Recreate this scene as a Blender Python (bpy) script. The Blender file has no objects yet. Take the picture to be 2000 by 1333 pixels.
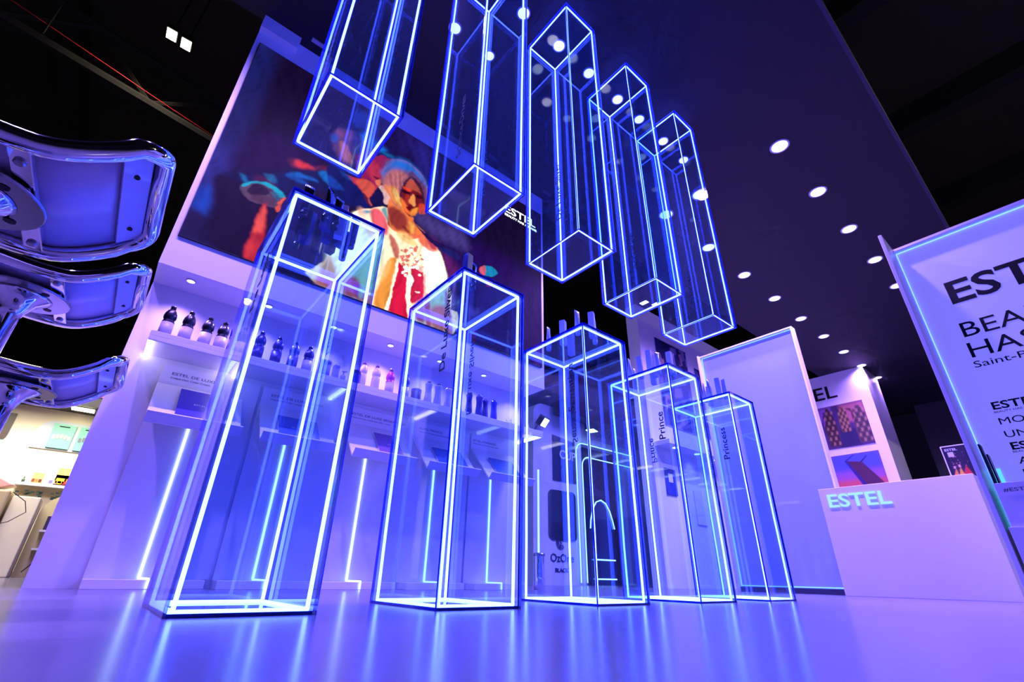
import bpy, bmesh, math, random
import numpy as np
from mathutils import Matrix, Vector
random.seed(7)
SC = bpy.context.scene
COL = SC.collection
# ------------------------------------------------------------------ camera
cam_d = bpy.data.cameras.new('camera'); cam_o = bpy.data.objects.new('camera', cam_d); COL.objects.link(cam_o)
cam_d.sensor_width = 36.0; cam_d.lens = 36.0*918.0/2000.0; cam_d.clip_start = 0.02; cam_d.clip_end = 200
_r = Vector((0.76961, -0.63821, 0.01966)); _u = Vector((-0.29990, -0.33412, 0.89355)); _d = Vector((0.56370, 0.69358, 0.44854))
cam_o.matrix_world = Matrix(((_r.x, _u.x, -_d.x, 0), (_r.y, _u.y, -_d.y, 0), (_r.z, _u.z, -_d.z, 0.1075), (0, 0, 0, 1)))
SC.camera = cam_o
# ------------------------------------------------------------------ world, view
W = bpy.data.worlds.new('world'); SC.world = W; W.use_nodes = True
W.node_tree.nodes['Background'].inputs[0].default_value = (0.30, 0.22, 1.0, 1)
W.node_tree.nodes['Background'].inputs[1].default_value = 0.008
SC.view_settings.view_transform = 'Standard'; SC.view_settings.look = 'None'
SC.view_settings.exposure = 0.0; SC.view_settings.gamma = 1.0; SC.view_settings.use_curve_mapping = False
cy = SC.cycles
cy.max_bounces = 7; cy.diffuse_bounces = 2; cy.glossy_bounces = 4; cy.transmission_bounces = 4
cy.transparent_max_bounces = 56; cy.caustics_reflective = False; cy.caustics_refractive = False
cy.sample_clamp_indirect = 6.0; cy.use_denoising = True; cy.use_adaptive_sampling = True; cy.adaptive_threshold = 0.07; cy.adaptive_min_samples = 12
# ------------------------------------------------------------------ light levels
TUBE = (1.5, 2.3, 30.0)      # neon tube radiance
LILAC = (1.0, 0.57, 2.9)     # colour of the recessed lamps
P_CEIL = 265.0                # watts of a ceiling lamp
P_NICHE = 16.0                # watts of a niche lamp

# ------------------------------------------------------------------ materials
def lin(c):
    return tuple(((x/255.0)/12.92 if x <= 10 else (((x/255.0)+0.055)/1.055)**2.4) for x in c)
MATS = {}
def mat(name, col=(200, 200, 200), rough=0.5, metal=0.0, emit=None, estr=0.0, coat=0.0, spec=0.5, alpha=1.0, noise=0.0):
    if name in MATS: return MATS[name]
    m = bpy.data.materials.new(name); m.use_nodes = True; nt = m.node_tree; b = nt.nodes['Principled BSDF']
    c = lin(col)
    b.inputs['Base Color'].default_value = (*c, 1); b.inputs['Roughness'].default_value = rough
    b.inputs['Metallic'].default_value = metal; b.inputs['Coat Weight'].default_value = coat
    b.inputs['Coat Roughness'].default_value = 0.05
    b.inputs['Specular IOR Level'].default_value = spec; b.inputs['Alpha'].default_value = alpha
    if emit is not None:
        b.inputs['Emission Color'].default_value = (*emit, 1); b.inputs['Emission Strength'].default_value = estr
    if noise > 0:
        tc = nt.nodes.new('ShaderNodeTexCoord'); n = nt.nodes.new('ShaderNodeTexNoise'); n.inputs['Scale'].default_value = 9
        n.inputs['Detail'].default_value = 5
        mr = nt.nodes.new('ShaderNodeMapRange'); mr.inputs[3].default_value = max(0.02, rough-noise); mr.inputs[4].default_value = rough+noise
        nt.links.new(tc.outputs['Object'], n.inputs['Vector']); nt.links.new(n.outputs['Fac'], mr.inputs[0])
        nt.links.new(mr.outputs[0], b.inputs['Roughness'])
    MATS[name] = m
    return m
def emis(name, col, s=1.0):
    if name in MATS: return MATS[name]
    m = bpy.data.materials.new(name); m.use_nodes = True; nt = m.node_tree; nt.nodes.clear()
    o = nt.nodes.new('ShaderNodeOutputMaterial'); e = nt.nodes.new('ShaderNodeEmission')
    e.inputs[0].default_value = (*col, 1); e.inputs[1].default_value = s
    nt.links.new(e.outputs[0], o.inputs[0]); MATS[name] = m
    return m
def glass(name, tint, haze=0.02, scratch=0.0, refl=1.0, rough=0.015):
    """clear acrylic sheet: tinted transmission, Schlick reflection, a little dust and scratch scatter"""
    if name in MATS: return MATS[name]
    m = bpy.data.materials.new(name); m.use_nodes = True; nt = m.node_tree; nt.nodes.clear(); N = nt.nodes.new; L = nt.links.new
    out = N('ShaderNodeOutputMaterial'); tr = N('ShaderNodeBsdfTransparent'); tr.inputs[0].default_value = (*tint, 1)
    gl = N('ShaderNodeBsdfGlossy'); gl.inputs['Roughness'].default_value = rough; gl.inputs[0].default_value = (1, 1, 1, 1)
    geo = N('ShaderNodeNewGeometry'); dot = N('ShaderNodeVectorMath'); dot.operation = 'DOT_PRODUCT'
    L(geo.outputs['Incoming'], dot.inputs[0]); L(geo.outputs['Normal'], dot.inputs[1])
    def mth(op, a, b=None):
        n = N('ShaderNodeMath'); n.operation = op
        for i, v in enumerate((a, b)):
            if v is None: continue
            if isinstance(v, (int, float)): n.inputs[i].default_value = v
            else: L(v, n.inputs[i])
        return n.outputs[0]
    c = mth('ABSOLUTE', dot.outputs['Value']); k = mth('POWER', mth('SUBTRACT', 1.0, c), 5.0)
    f = mth('MULTIPLY', mth('ADD', mth('MULTIPLY', k, 0.9), 0.04), refl)
    mx = N('ShaderNodeMixShader'); L(f, mx.inputs[0]); L(tr.outputs[0], mx.inputs[1]); L(gl.outputs[0], mx.inputs[2])
    last = mx.outputs[0]
    if haze > 0 or scratch > 0:
        df = N('ShaderNodeBsdfDiffuse'); df.inputs[0].default_value = (0.8, 0.85, 1, 1)
        tl = N('ShaderNodeBsdfTranslucent'); tl.inputs[0].default_value = (0.8, 0.85, 1, 1)
        dm = N('ShaderNodeMixShader'); L(df.outputs[0], dm.inputs[1]); L(tl.outputs[0], dm.inputs[2])
        fac = haze
        if scratch > 0:
            tc = N('ShaderNodeTexCoord'); mp = N('ShaderNodeMapping'); mp.inputs['Scale'].default_value = (70, 70, 16)
            mp.inputs['Rotation'].default_value = (0.5, 0.35, 0.2)
            n1 = N('ShaderNodeTexNoise'); n1.inputs['Scale'].default_value = 1.0; n1.inputs['Detail'].default_value = 6; n1.inputs['Roughness'].default_value = 0.75
            n2 = N('ShaderNodeTexNoise'); n2.inputs['Scale'].default_value = 2.5; n2.inputs['Detail'].default_value = 2
            L(tc.outputs['Object'], mp.inputs[0]); L(mp.outputs[0], n1.inputs['Vector']); L(tc.outputs['Object'], n2.inputs['Vector'])
            a = N('ShaderNodeMapRange'); a.inputs[1].default_value = 0.60; a.inputs[2].default_value = 0.74; L(n1.outputs['Fac'], a.inputs[0])
            b = N('ShaderNodeMapRange'); b.inputs[1].default_value = 0.42; b.inputs[2].default_value = 0.62; L(n2.outputs['Fac'], b.inputs[0])
            fac = mth('ADD', mth('MULTIPLY', mth('MULTIPLY', a.outputs[0], b.outputs[0]), scratch), haze)
        m2 = N('ShaderNodeMixShader')
        if isinstance(fac, float): m2.inputs[0].default_value = fac
        else: L(fac, m2.inputs[0])
        L(last, m2.inputs[1]); L(dm.outputs[0], m2.inputs[2]); last = m2.outputs[0]
    L(last, out.inputs[0]); MATS[name] = m
    return m
def picture(name, strength=0.0, rough=0.4, light=1.0):
    """colours come from the printed or displayed picture stored on the mesh"""
    m = bpy.data.materials.new(name); m.use_nodes = True; nt = m.node_tree
    b = nt.nodes['Principled BSDF']; a = nt.nodes.new('ShaderNodeVertexColor'); a.layer_name = 'picture'
    b.inputs['Roughness'].default_value = rough
    if strength > 0:
        b.inputs['Base Color'].default_value = (0.0008, 0.0008, 0.001, 1)
        nt.links.new(a.outputs['Color'], b.inputs['Emission Color']); b.inputs['Emission Strength'].default_value = strength; b.inputs['Specular IOR Level'].default_value = 0.03
    else:
        nt.links.new(a.outputs['Color'], b.inputs['Base Color'])
    return m

# ------------------------------------------------------------------ mesh helpers
def box(bm, x0, x1, y0, y1, z0, z1, mi=0):
    v = [bm.verts.new(p) for p in ((x0,y0,z0),(x1,y0,z0),(x1,y1,z0),(x0,y1,z0),(x0,y0,z1),(x1,y0,z1),(x1,y1,z1),(x0,y1,z1))]
    for f in ((0,3,2,1),(4,5,6,7),(0,1,5,4),(1,2,6,5),(2,3,7,6),(3,0,4,7)):
        bm.faces.new([v[i] for i in f]).material_index = mi
def prism(bm, poly, axis, a, b, mi=0):
    """extrude a polygon along an axis (0,1,2) from a to b"""
    def P(p, t):
        q = [0, 0, 0]; o = [i for i in range(3) if i != axis]; q[o[0]] = p[0]; q[o[1]] = p[1]; q[axis] = t
        return q
    A = [bm.verts.new(P(p, a)) for p in poly]; B = [bm.verts.new(P(p, b)) for p in poly]; n = len(poly)
    bm.faces.new(A).material_index = mi; bm.faces.new(B[::-1]).material_index = mi
    for i in range(n): bm.faces.new((A[i], B[i], B[(i+1) % n], A[(i+1) % n])).material_index = mi
def tube(bm, pts, r, n=8, closed=False, mi=0):
    pts = [Vector(p) for p in pts]; m = len(pts); rings = []; up = None
    for i, p in enumerate(pts):
        a = pts[(i-1) % m] if (closed or i > 0) else p; b = pts[(i+1) % m] if (closed or i < m-1) else p
        t = (b-a).normalized()
        if up is None: up = Vector((0, 0, 1)) if abs(t.z) < 0.9 else Vector((1, 0, 0))
        s = t.cross(up).normalized(); up = s.cross(t).normalized()
        rr = r[i] if isinstance(r, (list, tuple)) else r
        rings.append([bm.verts.new(p + (s*math.cos(k*2*math.pi/n) + up*math.sin(k*2*math.pi/n))*rr) for k in range(n)])
    for i in range(m if closed else m-1):
        A, B = rings[i], rings[(i+1) % m]
        for k in range(n):
            f = bm.faces.new((A[k], A[(k+1) % n], B[(k+1) % n], B[k])); f.smooth = n > 6; f.material_index = mi
    if not closed:
        bm.faces.new(rings[0][::-1]).material_index = mi; bm.faces.new(rings[-1]).material_index = mi
def lathe(bm, prof, c=(0, 0, 0), n=24, mi=0, smooth=True):
    rings = []
    for (r, z) in prof:
        rings.append([bm.verts.new((c[0]+max(r, 1e-4)*math.cos(k*2*math.pi/n), c[1]+max(r, 1e-4)*math.sin(k*2*math.pi/n), c[2]+z)) for k in range(n)])
    for i in range(len(rings)-1):
        for k in range(n):
            f = bm.faces.new((rings[i][k], rings[i][(k+1) % n], rings[i+1][(k+1) % n], rings[i+1][k])); f.smooth = smooth; f.material_index = mi
    bm.faces.new(rings[0][::-1]).material_index = mi; bm.faces.new(rings[-1]).material_index = mi
def BM(): return bmesh.new()
def obj(name, bm, mats, parent=None, bevel=0.0, loc=None, recalc=True):
    if recalc: bmesh.ops.recalc_face_normals(bm, faces=bm.faces)
    me = bpy.data.meshes.new(name); bm.to_mesh(me); bm.free()
    for m in (mats if isinstance(mats, (list, tuple)) else [mats]): me.materials.append(m)
    o = bpy.data.objects.new(name, me); COL.objects.link(o)
    if parent is not None: o.parent = parent
    if loc is not None: o.location = loc
    if bevel > 0:
        b = o.modifiers.new('bevel', 'BEVEL'); b.width = bevel; b.segments = 2; b.limit_method = 'ANGLE'
    return o
def tag(o, label, cat, group=None, kind=None):
    o['label'] = label; o['category'] = cat
    if group: o['group'] = group
    if kind: o['kind'] = kind
    return o
def thing(name, label, cat, loc=(0, 0, 0), group=None, rz=0.0):
    o = bpy.data.objects.new(name, None); COL.objects.link(o); o.location = loc; o.rotation_euler = (0, 0, rz)
    o.empty_display_size = 0.05
    return tag(o, label, cat, group)
def struct(name, bm, mats, label, cat=None, parent=None, bevel=0.0):
    o = obj(name, bm, mats, parent, bevel); o['kind'] = 'structure'
    if parent is None: tag(o, label, cat or name.split('_')[0])
    return o
def clone(src, loc=None, label=None, group=None):
    r = src.copy(); COL.objects.link(r)
    if loc is not None: r.location = loc
    if label: r['label'] = label
    if group: r['group'] = group
    for ch in list(src.children):
        c = ch.copy(); COL.objects.link(c); c.parent = r
        for g in ch.children:
            d = g.copy(); COL.objects.link(d); d.parent = c
    return r
def txt(s, h, loc, xd, ud, m, parent, name='lettering', wide=1.0, depth=0.002, bold=0.0, align='LEFT', space=1.0):
    """lettering as a mesh: cap height h, baseline starting at loc, running along xd with the letters' tops towards ud"""
    cu = bpy.data.curves.new(name, 'FONT'); cu.body = s; cu.size = h/0.73; cu.extrude = depth; cu.offset = bold
    cu.align_x = align; cu.space_character = space; cu.resolution_u = 3
    t = bpy.data.objects.new(name, cu); COL.objects.link(t)
    dg = bpy.context.evaluated_depsgraph_get(); me = bpy.data.meshes.new_from_object(t.evaluated_get(dg))
    bpy.data.objects.remove(t); bpy.data.curves.remove(cu)
    xd = Vector(xd).normalized(); ud = Vector(ud).normalized(); n = xd.cross(ud)
    M = Matrix(((xd.x*wide, ud.x, n.x, loc[0]), (xd.y*wide, ud.y, n.y, loc[1]), (xd.z*wide, ud.z, n.z, loc[2]), (0, 0, 0, 1)))
    me.transform(M); me.materials.clear(); me.materials.append(m)
    o = bpy.data.objects.new(name, me); COL.objects.link(o)
    if parent is not None: o.parent = parent
    return o
def inside(X, Z, poly):
    ins = np.zeros(X.shape, bool); n = len(poly); dmin = np.full(X.shape, 1e9)
    for i in range(n):
        x0, z0 = poly[i]; x1, z1 = poly[(i+1) % n]
        if z0 != z1:
            c = ((z0 > Z) != (z1 > Z)) & (X < (x1-x0)*(Z-z0)/(z1-z0)+x0); ins ^= c
        dx, dz = x1-x0, z1-z0; L2 = dx*dx+dz*dz+1e-12
        t = np.clip(((X-x0)*dx+(Z-z0)*dz)/L2, 0, 1); dmin = np.minimum(dmin, np.hypot(X-x0-t*dx, Z-z0-t*dz))
    return np.where(ins, dmin, -dmin)
def curve_poly(p):
    q = []; m = len(p)
    for i in range(m):
        p0, p1, p2, p3 = [np.array(p[(i+k) % m]) for k in (-1, 0, 1, 2)]
        for t in (0, .333, .667):
            q.append(tuple(.5*((2*p1)+(-p0+p2)*t+(2*p0-5*p1+4*p2-p3)*t*t+(-p0+3*p1-3*p2+p3)*t**3)))
    return q
def warp(X, Z):
    return (X+.0035*np.sin(19*Z+7*X)+.002*np.sin(47*Z-31*X)+.002*np.sin(97*Z+61*X), Z+.003*np.sin(17*X-9*Z)+.002*np.sin(53*X+29*Z)+.002*np.sin(89*X-71*Z))
def pict_mesh(name, x0, x1, z0, z1, step, bg, shapes, mt, parent, M=None, post=None, organic=False):
    """a flat printed or glowing picture: a fine grid whose colour layer holds the picture (u right, v up, in metres)"""
    nx = max(2, int((x1-x0)/step)); nz = max(2, int((z1-z0)/step))
    X, Z = np.meshgrid(np.linspace(x0, x1, nx+1), np.linspace(z0, z1, nz+1))
    C = np.zeros(X.shape+(3,)); C[:] = lin(bg)
    XX, ZZ = warp(X, Z) if organic else (X, Z)
    for (poly, col, soft, a, amp) in shapes:
        if organic: poly = curve_poly(poly); soft = soft*(1.1 if soft < .015 else 1.9)
        d = inside(XX, ZZ, poly); w = np.clip(d/soft+0.5, 0, 1); w = w*w*(3-2*w)*a
        C = C*(1-w[..., None]) + np.array(lin(col))*amp*w[..., None]
    if post is not None: C = post(X, Z, C)
    verts = np.stack([X.ravel(), np.zeros(X.size), Z.ravel()], 1)
    idx = np.arange(X.size).reshape(X.shape)
    faces = np.stack([idx[:-1, :-1].ravel(), idx[:-1, 1:].ravel(), idx[1:, 1:].ravel(), idx[1:, :-1].ravel()], 1)
    me = bpy.data.meshes.new(name); me.from_pydata(verts.tolist(), [], faces.tolist())
    ca = me.color_attributes.new('picture', 'FLOAT_COLOR', 'POINT')
    ca.data.foreach_set('color', np.concatenate([C.reshape(-1, 3), np.ones((X.size, 1))], 1).ravel().astype(np.float32))
    me.materials.append(mt)
    if M is not None: me.transform(M)
    o = bpy.data.objects.new(name, me); COL.objects.link(o)
    if parent is not None: o.parent = parent
    return o
def lamp_spot(parent, loc, power, col, angle=150, r=0.05, blend=1.0):
    l = bpy.data.lights.new('lamp', 'SPOT'); l.energy = power; l.color = col; l.spot_size = math.radians(angle); l.spot_blend = blend
    l.shadow_soft_size = r; o = bpy.data.objects.new('lamp', l); COL.objects.link(o); o.parent = parent; o.location = loc
    return o
def xplane(x, y0, z0):          # matrix taking picture (u, 0, v) to the plane x = const facing -x, u running towards -y
    return Matrix(((0, -1, 0, x), (-1, 0, 0, y0), (0, 0, 1, z0), (0, 0, 0, 1)))

WHITE = mat('white_laminate', (236, 232, 236), 0.35, noise=0.05)
WHITE_GLOSS = mat('white_gloss_panel', (232, 230, 236), 0.3, coat=0.6)
GLOWPANEL2 = mat('panel_added_glow_bright', (190, 196, 240), 0.3, coat=0.6, emit=(0.25, 0.22, 1.0), estr=0.7)  # even glow added to the white brand panel to lift its brightness
GLOWPANEL = mat('panel_added_glow', (126, 142, 238), 0.3, coat=0.6, emit=(0.13, 0.12, 1.0), estr=0.45)  # weaker added glow brightening the far white panel
BLACK = mat('black_vinyl_print', (10, 10, 14), 0.5)
CHROME = mat('chrome', (235, 235, 240), 0.06, 1.0)
STEEL = mat('brushed_steel', (150, 150, 160), 0.25, 1.0)
DARK = mat('dark_paint', (14, 13, 18), 0.75)
NEON = emis('neon_tube', TUBE)
NEONW = emis('white_neon', (1.5, 2.2, 3.6))
LENS = emis('lamp_lens', (2.8, 2.6, 3.2))
CLEAR = glass('blue_tinted_acrylic', (0.82, 0.92, 1.0), 0.006, 0.0)
CLEARH = glass('scratched_blue_acrylic', (0.80, 0.90, 1.0), 0.010, 0.30, refl=0.55)
EDGE = mat('acrylic_edge', (20, 40, 190), 0.1, coat=0.5)
# ================================================================== structure
bm = BM(); box(bm, -30, 45, -12, 50, -0.1, 0.0)
FL = bpy.data.materials.new('floor_vinyl'); FL.use_nodes = True
nt = FL.node_tree; b = nt.nodes['Principled BSDF']
b.inputs['Base Color'].default_value = (*lin((112, 108, 128)), 1); b.inputs['Roughness'].default_value = 0.24
b.inputs['Specular IOR Level'].default_value = 0.6
geo = nt.nodes.new('ShaderNodeNewGeometry'); sep = nt.nodes.new('ShaderNodeSeparateXYZ'); nt.links.new(geo.outputs['Position'], sep.inputs[0])
def fm(op, a, b2=None, c2=None):
    n = nt.nodes.new('ShaderNodeMath'); n.operation = op
    for i, v in enumerate((a, b2, c2)):
        if v is None: continue
        if isinstance(v, (int, float)): n.inputs[i].default_value = v
        else: nt.links.new(v, n.inputs[i])
    return n.outputs[0]
sx = fm('LESS_THAN', fm('PINGPONG', fm('SUBTRACT', sep.outputs[0], 1.62), 1.0), 0.0025)
sy = fm('LESS_THAN', fm('PINGPONG', fm('SUBTRACT', sep.outputs[1], 1.19), 1.0), 0.0025)
seam = fm('MAXIMUM', sx, sy)
mixc = nt.nodes.new('ShaderNodeMix'); mixc.data_type = 'RGBA'; nt.links.new(seam, mixc.inputs[0])
mixc.inputs[6].default_value = (*lin((112, 108, 128)), 1); mixc.inputs[7].default_value = (*lin((60, 58, 80)), 1)
nt.links.new(mixc.outputs[2], b.inputs['Base Color'])
nz = nt.nodes.new('ShaderNodeTexNoise'); nz.inputs['Scale'].default_value = 30; mr = nt.nodes.new('ShaderNodeMapRange')
mr.inputs[3].default_value = 0.20; mr.inputs[4].default_value = 0.32; nt.links.new(geo.outputs['Position'], nz.inputs['Vector'])
nt.links.new(nz.outputs['Fac'], mr.inputs[0]); b.inputs['Roughness'].default_value = 0.22
struct('floor', bm, FL, 'glossy pale vinyl stand floor with dark seams', 'floor')

# booth ceiling slab (dark), with its thin bright-edge trim on the open side
bm = BM(); box(bm, -2.2, 18, 0.165, 3.57, 4.765, 4.95)
struct('ceiling', bm, mat('ceiling_navy', (21, 16, 30), 0.7), 'dark ceiling slab over the stand with recessed lamps', 'ceiling')
bm = BM(); box(bm, -2.2, 18, 0.13, 0.165, 4.755, 4.99)
struct('trim_1', bm, mat('trim_dark', (44, 42, 66), 0.6), 'long dark edge trim along the open side of the ceiling', 'trim')

# left wall of the stand: back wall below, projecting fascia block above
bm = BM(); box(bm, -0.21, 3.36, 3.89, 4.05, 0, 1.975)
struct('wall_left', bm, WHITE, 'lower white back wall of the display niche', 'wall')
bm = BM(); box(bm, -0.21, 3.38, 3.57, 4.05, 1.975, 4.76)
struct('trim_3', bm, WHITE, 'projecting white upper block of the display wall around the glowing screen', 'wall')
bm = BM(); box(bm, -0.21, 0.12, 3.50, 3.57, 4.60, 4.765)
struct('trim_2', bm, WHITE, 'short white block under the ceiling at the left end of the display wall', 'trim')
# exit lamp-like tiny white squares near the top
# back wall far right with posters, dark back wall
bm = BM(); box(bm, 12.9, 13.95, 2.65, 7.0, 0, 4.765)
struct('wall_back', bm, WHITE, 'white end wall with black lettering and two posters behind the counter', 'wall')
bm = BM(); box(bm, 17.2, 17.4, -3, 2.65, 0, 4.765)
struct('wall_right', bm, mat('charcoal_wall', (60, 58, 60), 0.6), 'dark charcoal wall far behind the counter', 'wall')
bm = BM(); box(bm, 6.68, 12.9, 4.5, 4.75, 0, 4.83)
struct('wall_rear', bm, WHITE, 'tall lilac rear wall with posters beyond the last columns', 'wall')
# hall roof, beams
bm = BM(); box(bm, -30, 45, -14, 50, 12.0, 12.3)
o = obj('ceiling_hall', bm, mat('hall_deck', (74, 66, 48), 0.9)); o['kind'] = 'structure'; tag(o, 'dark roof deck of the exhibition hall', 'roof')
HB = mat('hall_beam', (48, 44, 36), 0.8)
def beam(label, p0, p1, w, h):
    bm = BM(); p0 = Vector(p0); p1 = Vector(p1); d = (p1-p0).normalized(); s = Vector((-d.y, d.x, 0)).normalized()*w/2
    q = [p0-s, p0+s, p1+s, p1-s]; v = [bm.verts.new(x) for x in q]+[bm.verts.new(x+Vector((0, 0, h))) for x in q]
    for f in ((0,3,2,1),(4,5,6,7),(0,1,5,4),(1,2,6,5),(2,3,7,6),(3,0,4,7)): bm.faces.new([v[i] for i in f])
    o = obj('beam', bm, HB); o['kind'] = 'structure'; tag(o, label, 'beam')
ords = ['nearest', 'second', 'third', 'fourth', 'fifth', 'sixth', 'seventh', 'eighth', 'ninth', 'tenth', 'eleventh', 'twelfth', 'thirteenth', 'fourteenth', 'farthest']
for i in range(9):
    beam('dark roof beam of the hall running across, %s from the camera' % ords[i], (-4+4.5*i, -14, 11.3), (-4+4.5*i, 50, 11.3), 0.45, 0.7)
def truss(label, p0, p1, h=1.0, n=12, r=0.05):
    t = thing('roof_truss', label, 'truss', p0); t['kind'] = 'structure'
    d = Vector(p1)-Vector(p0)
    for nm, z in (('lower_chord', 0), ('upper_chord', h)):
        bm = BM(); tube(bm, [Vector((0, 0, z)), d+Vector((0, 0, z))], r, 6); obj(nm, bm, HB, t)
    bm = BM(); pts = [d*(i/n)+Vector((0, 0, h if i % 2 else 0)) for i in range(n+1)]
    for i in range(n): tube(bm, [pts[i], pts[i+1]], r*0.6, 5)
    obj('web', bm, HB, t)
truss('black steel roof truss crossing above the bar stools', (-9, 9.2, 9.2), (10, 12.5, 9.2), 1.1, 16, 0.09)
truss('black steel roof truss far behind the display wall', (-12, 21, 8.5), (20, 23, 8.5), 1.2, 22, 0.09)
truss('black steel roof truss above the right-hand side', (6, -4.5, 9.5), (32, -3.0, 9.5), 1.0, 20, 0.07)
truss('black steel roof truss seen past the right end of the display wall', (5, 17, 9.0), (24, 12, 9.0), 1.1, 16, 0.08)
# hanging cables
def cable(name, label, pts, r, m, cat='cable'):
    bm = BM(); tube(bm, pts, r, 6); return tag(obj(name, bm, m), label, cat)
cable('hoist_cable', 'thin steel hoist cable hanging above the nearest stool', [(-3.4, 9.0, 12), (-3.35, 9.3, 8.6)], 0.012, STEEL)
cable('power_cable', 'long red cable slung along the dark roof truss', [(-7, 9.1, 9.9), (-4, 9.2, 8.9), (-1.5, 10.1, 9.05), (1, 10.9, 9.2)], 0.009, mat('red_cable', (190, 24, 20), 0.5, emit=None))
cable('sag_cable', 'pale cable sagging across the dark roof at top right', [(4, -1.0, 9.0), (7, -3.4, 8.7), (10, -6.5, 9.4)], 0.012, STEEL)
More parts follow.
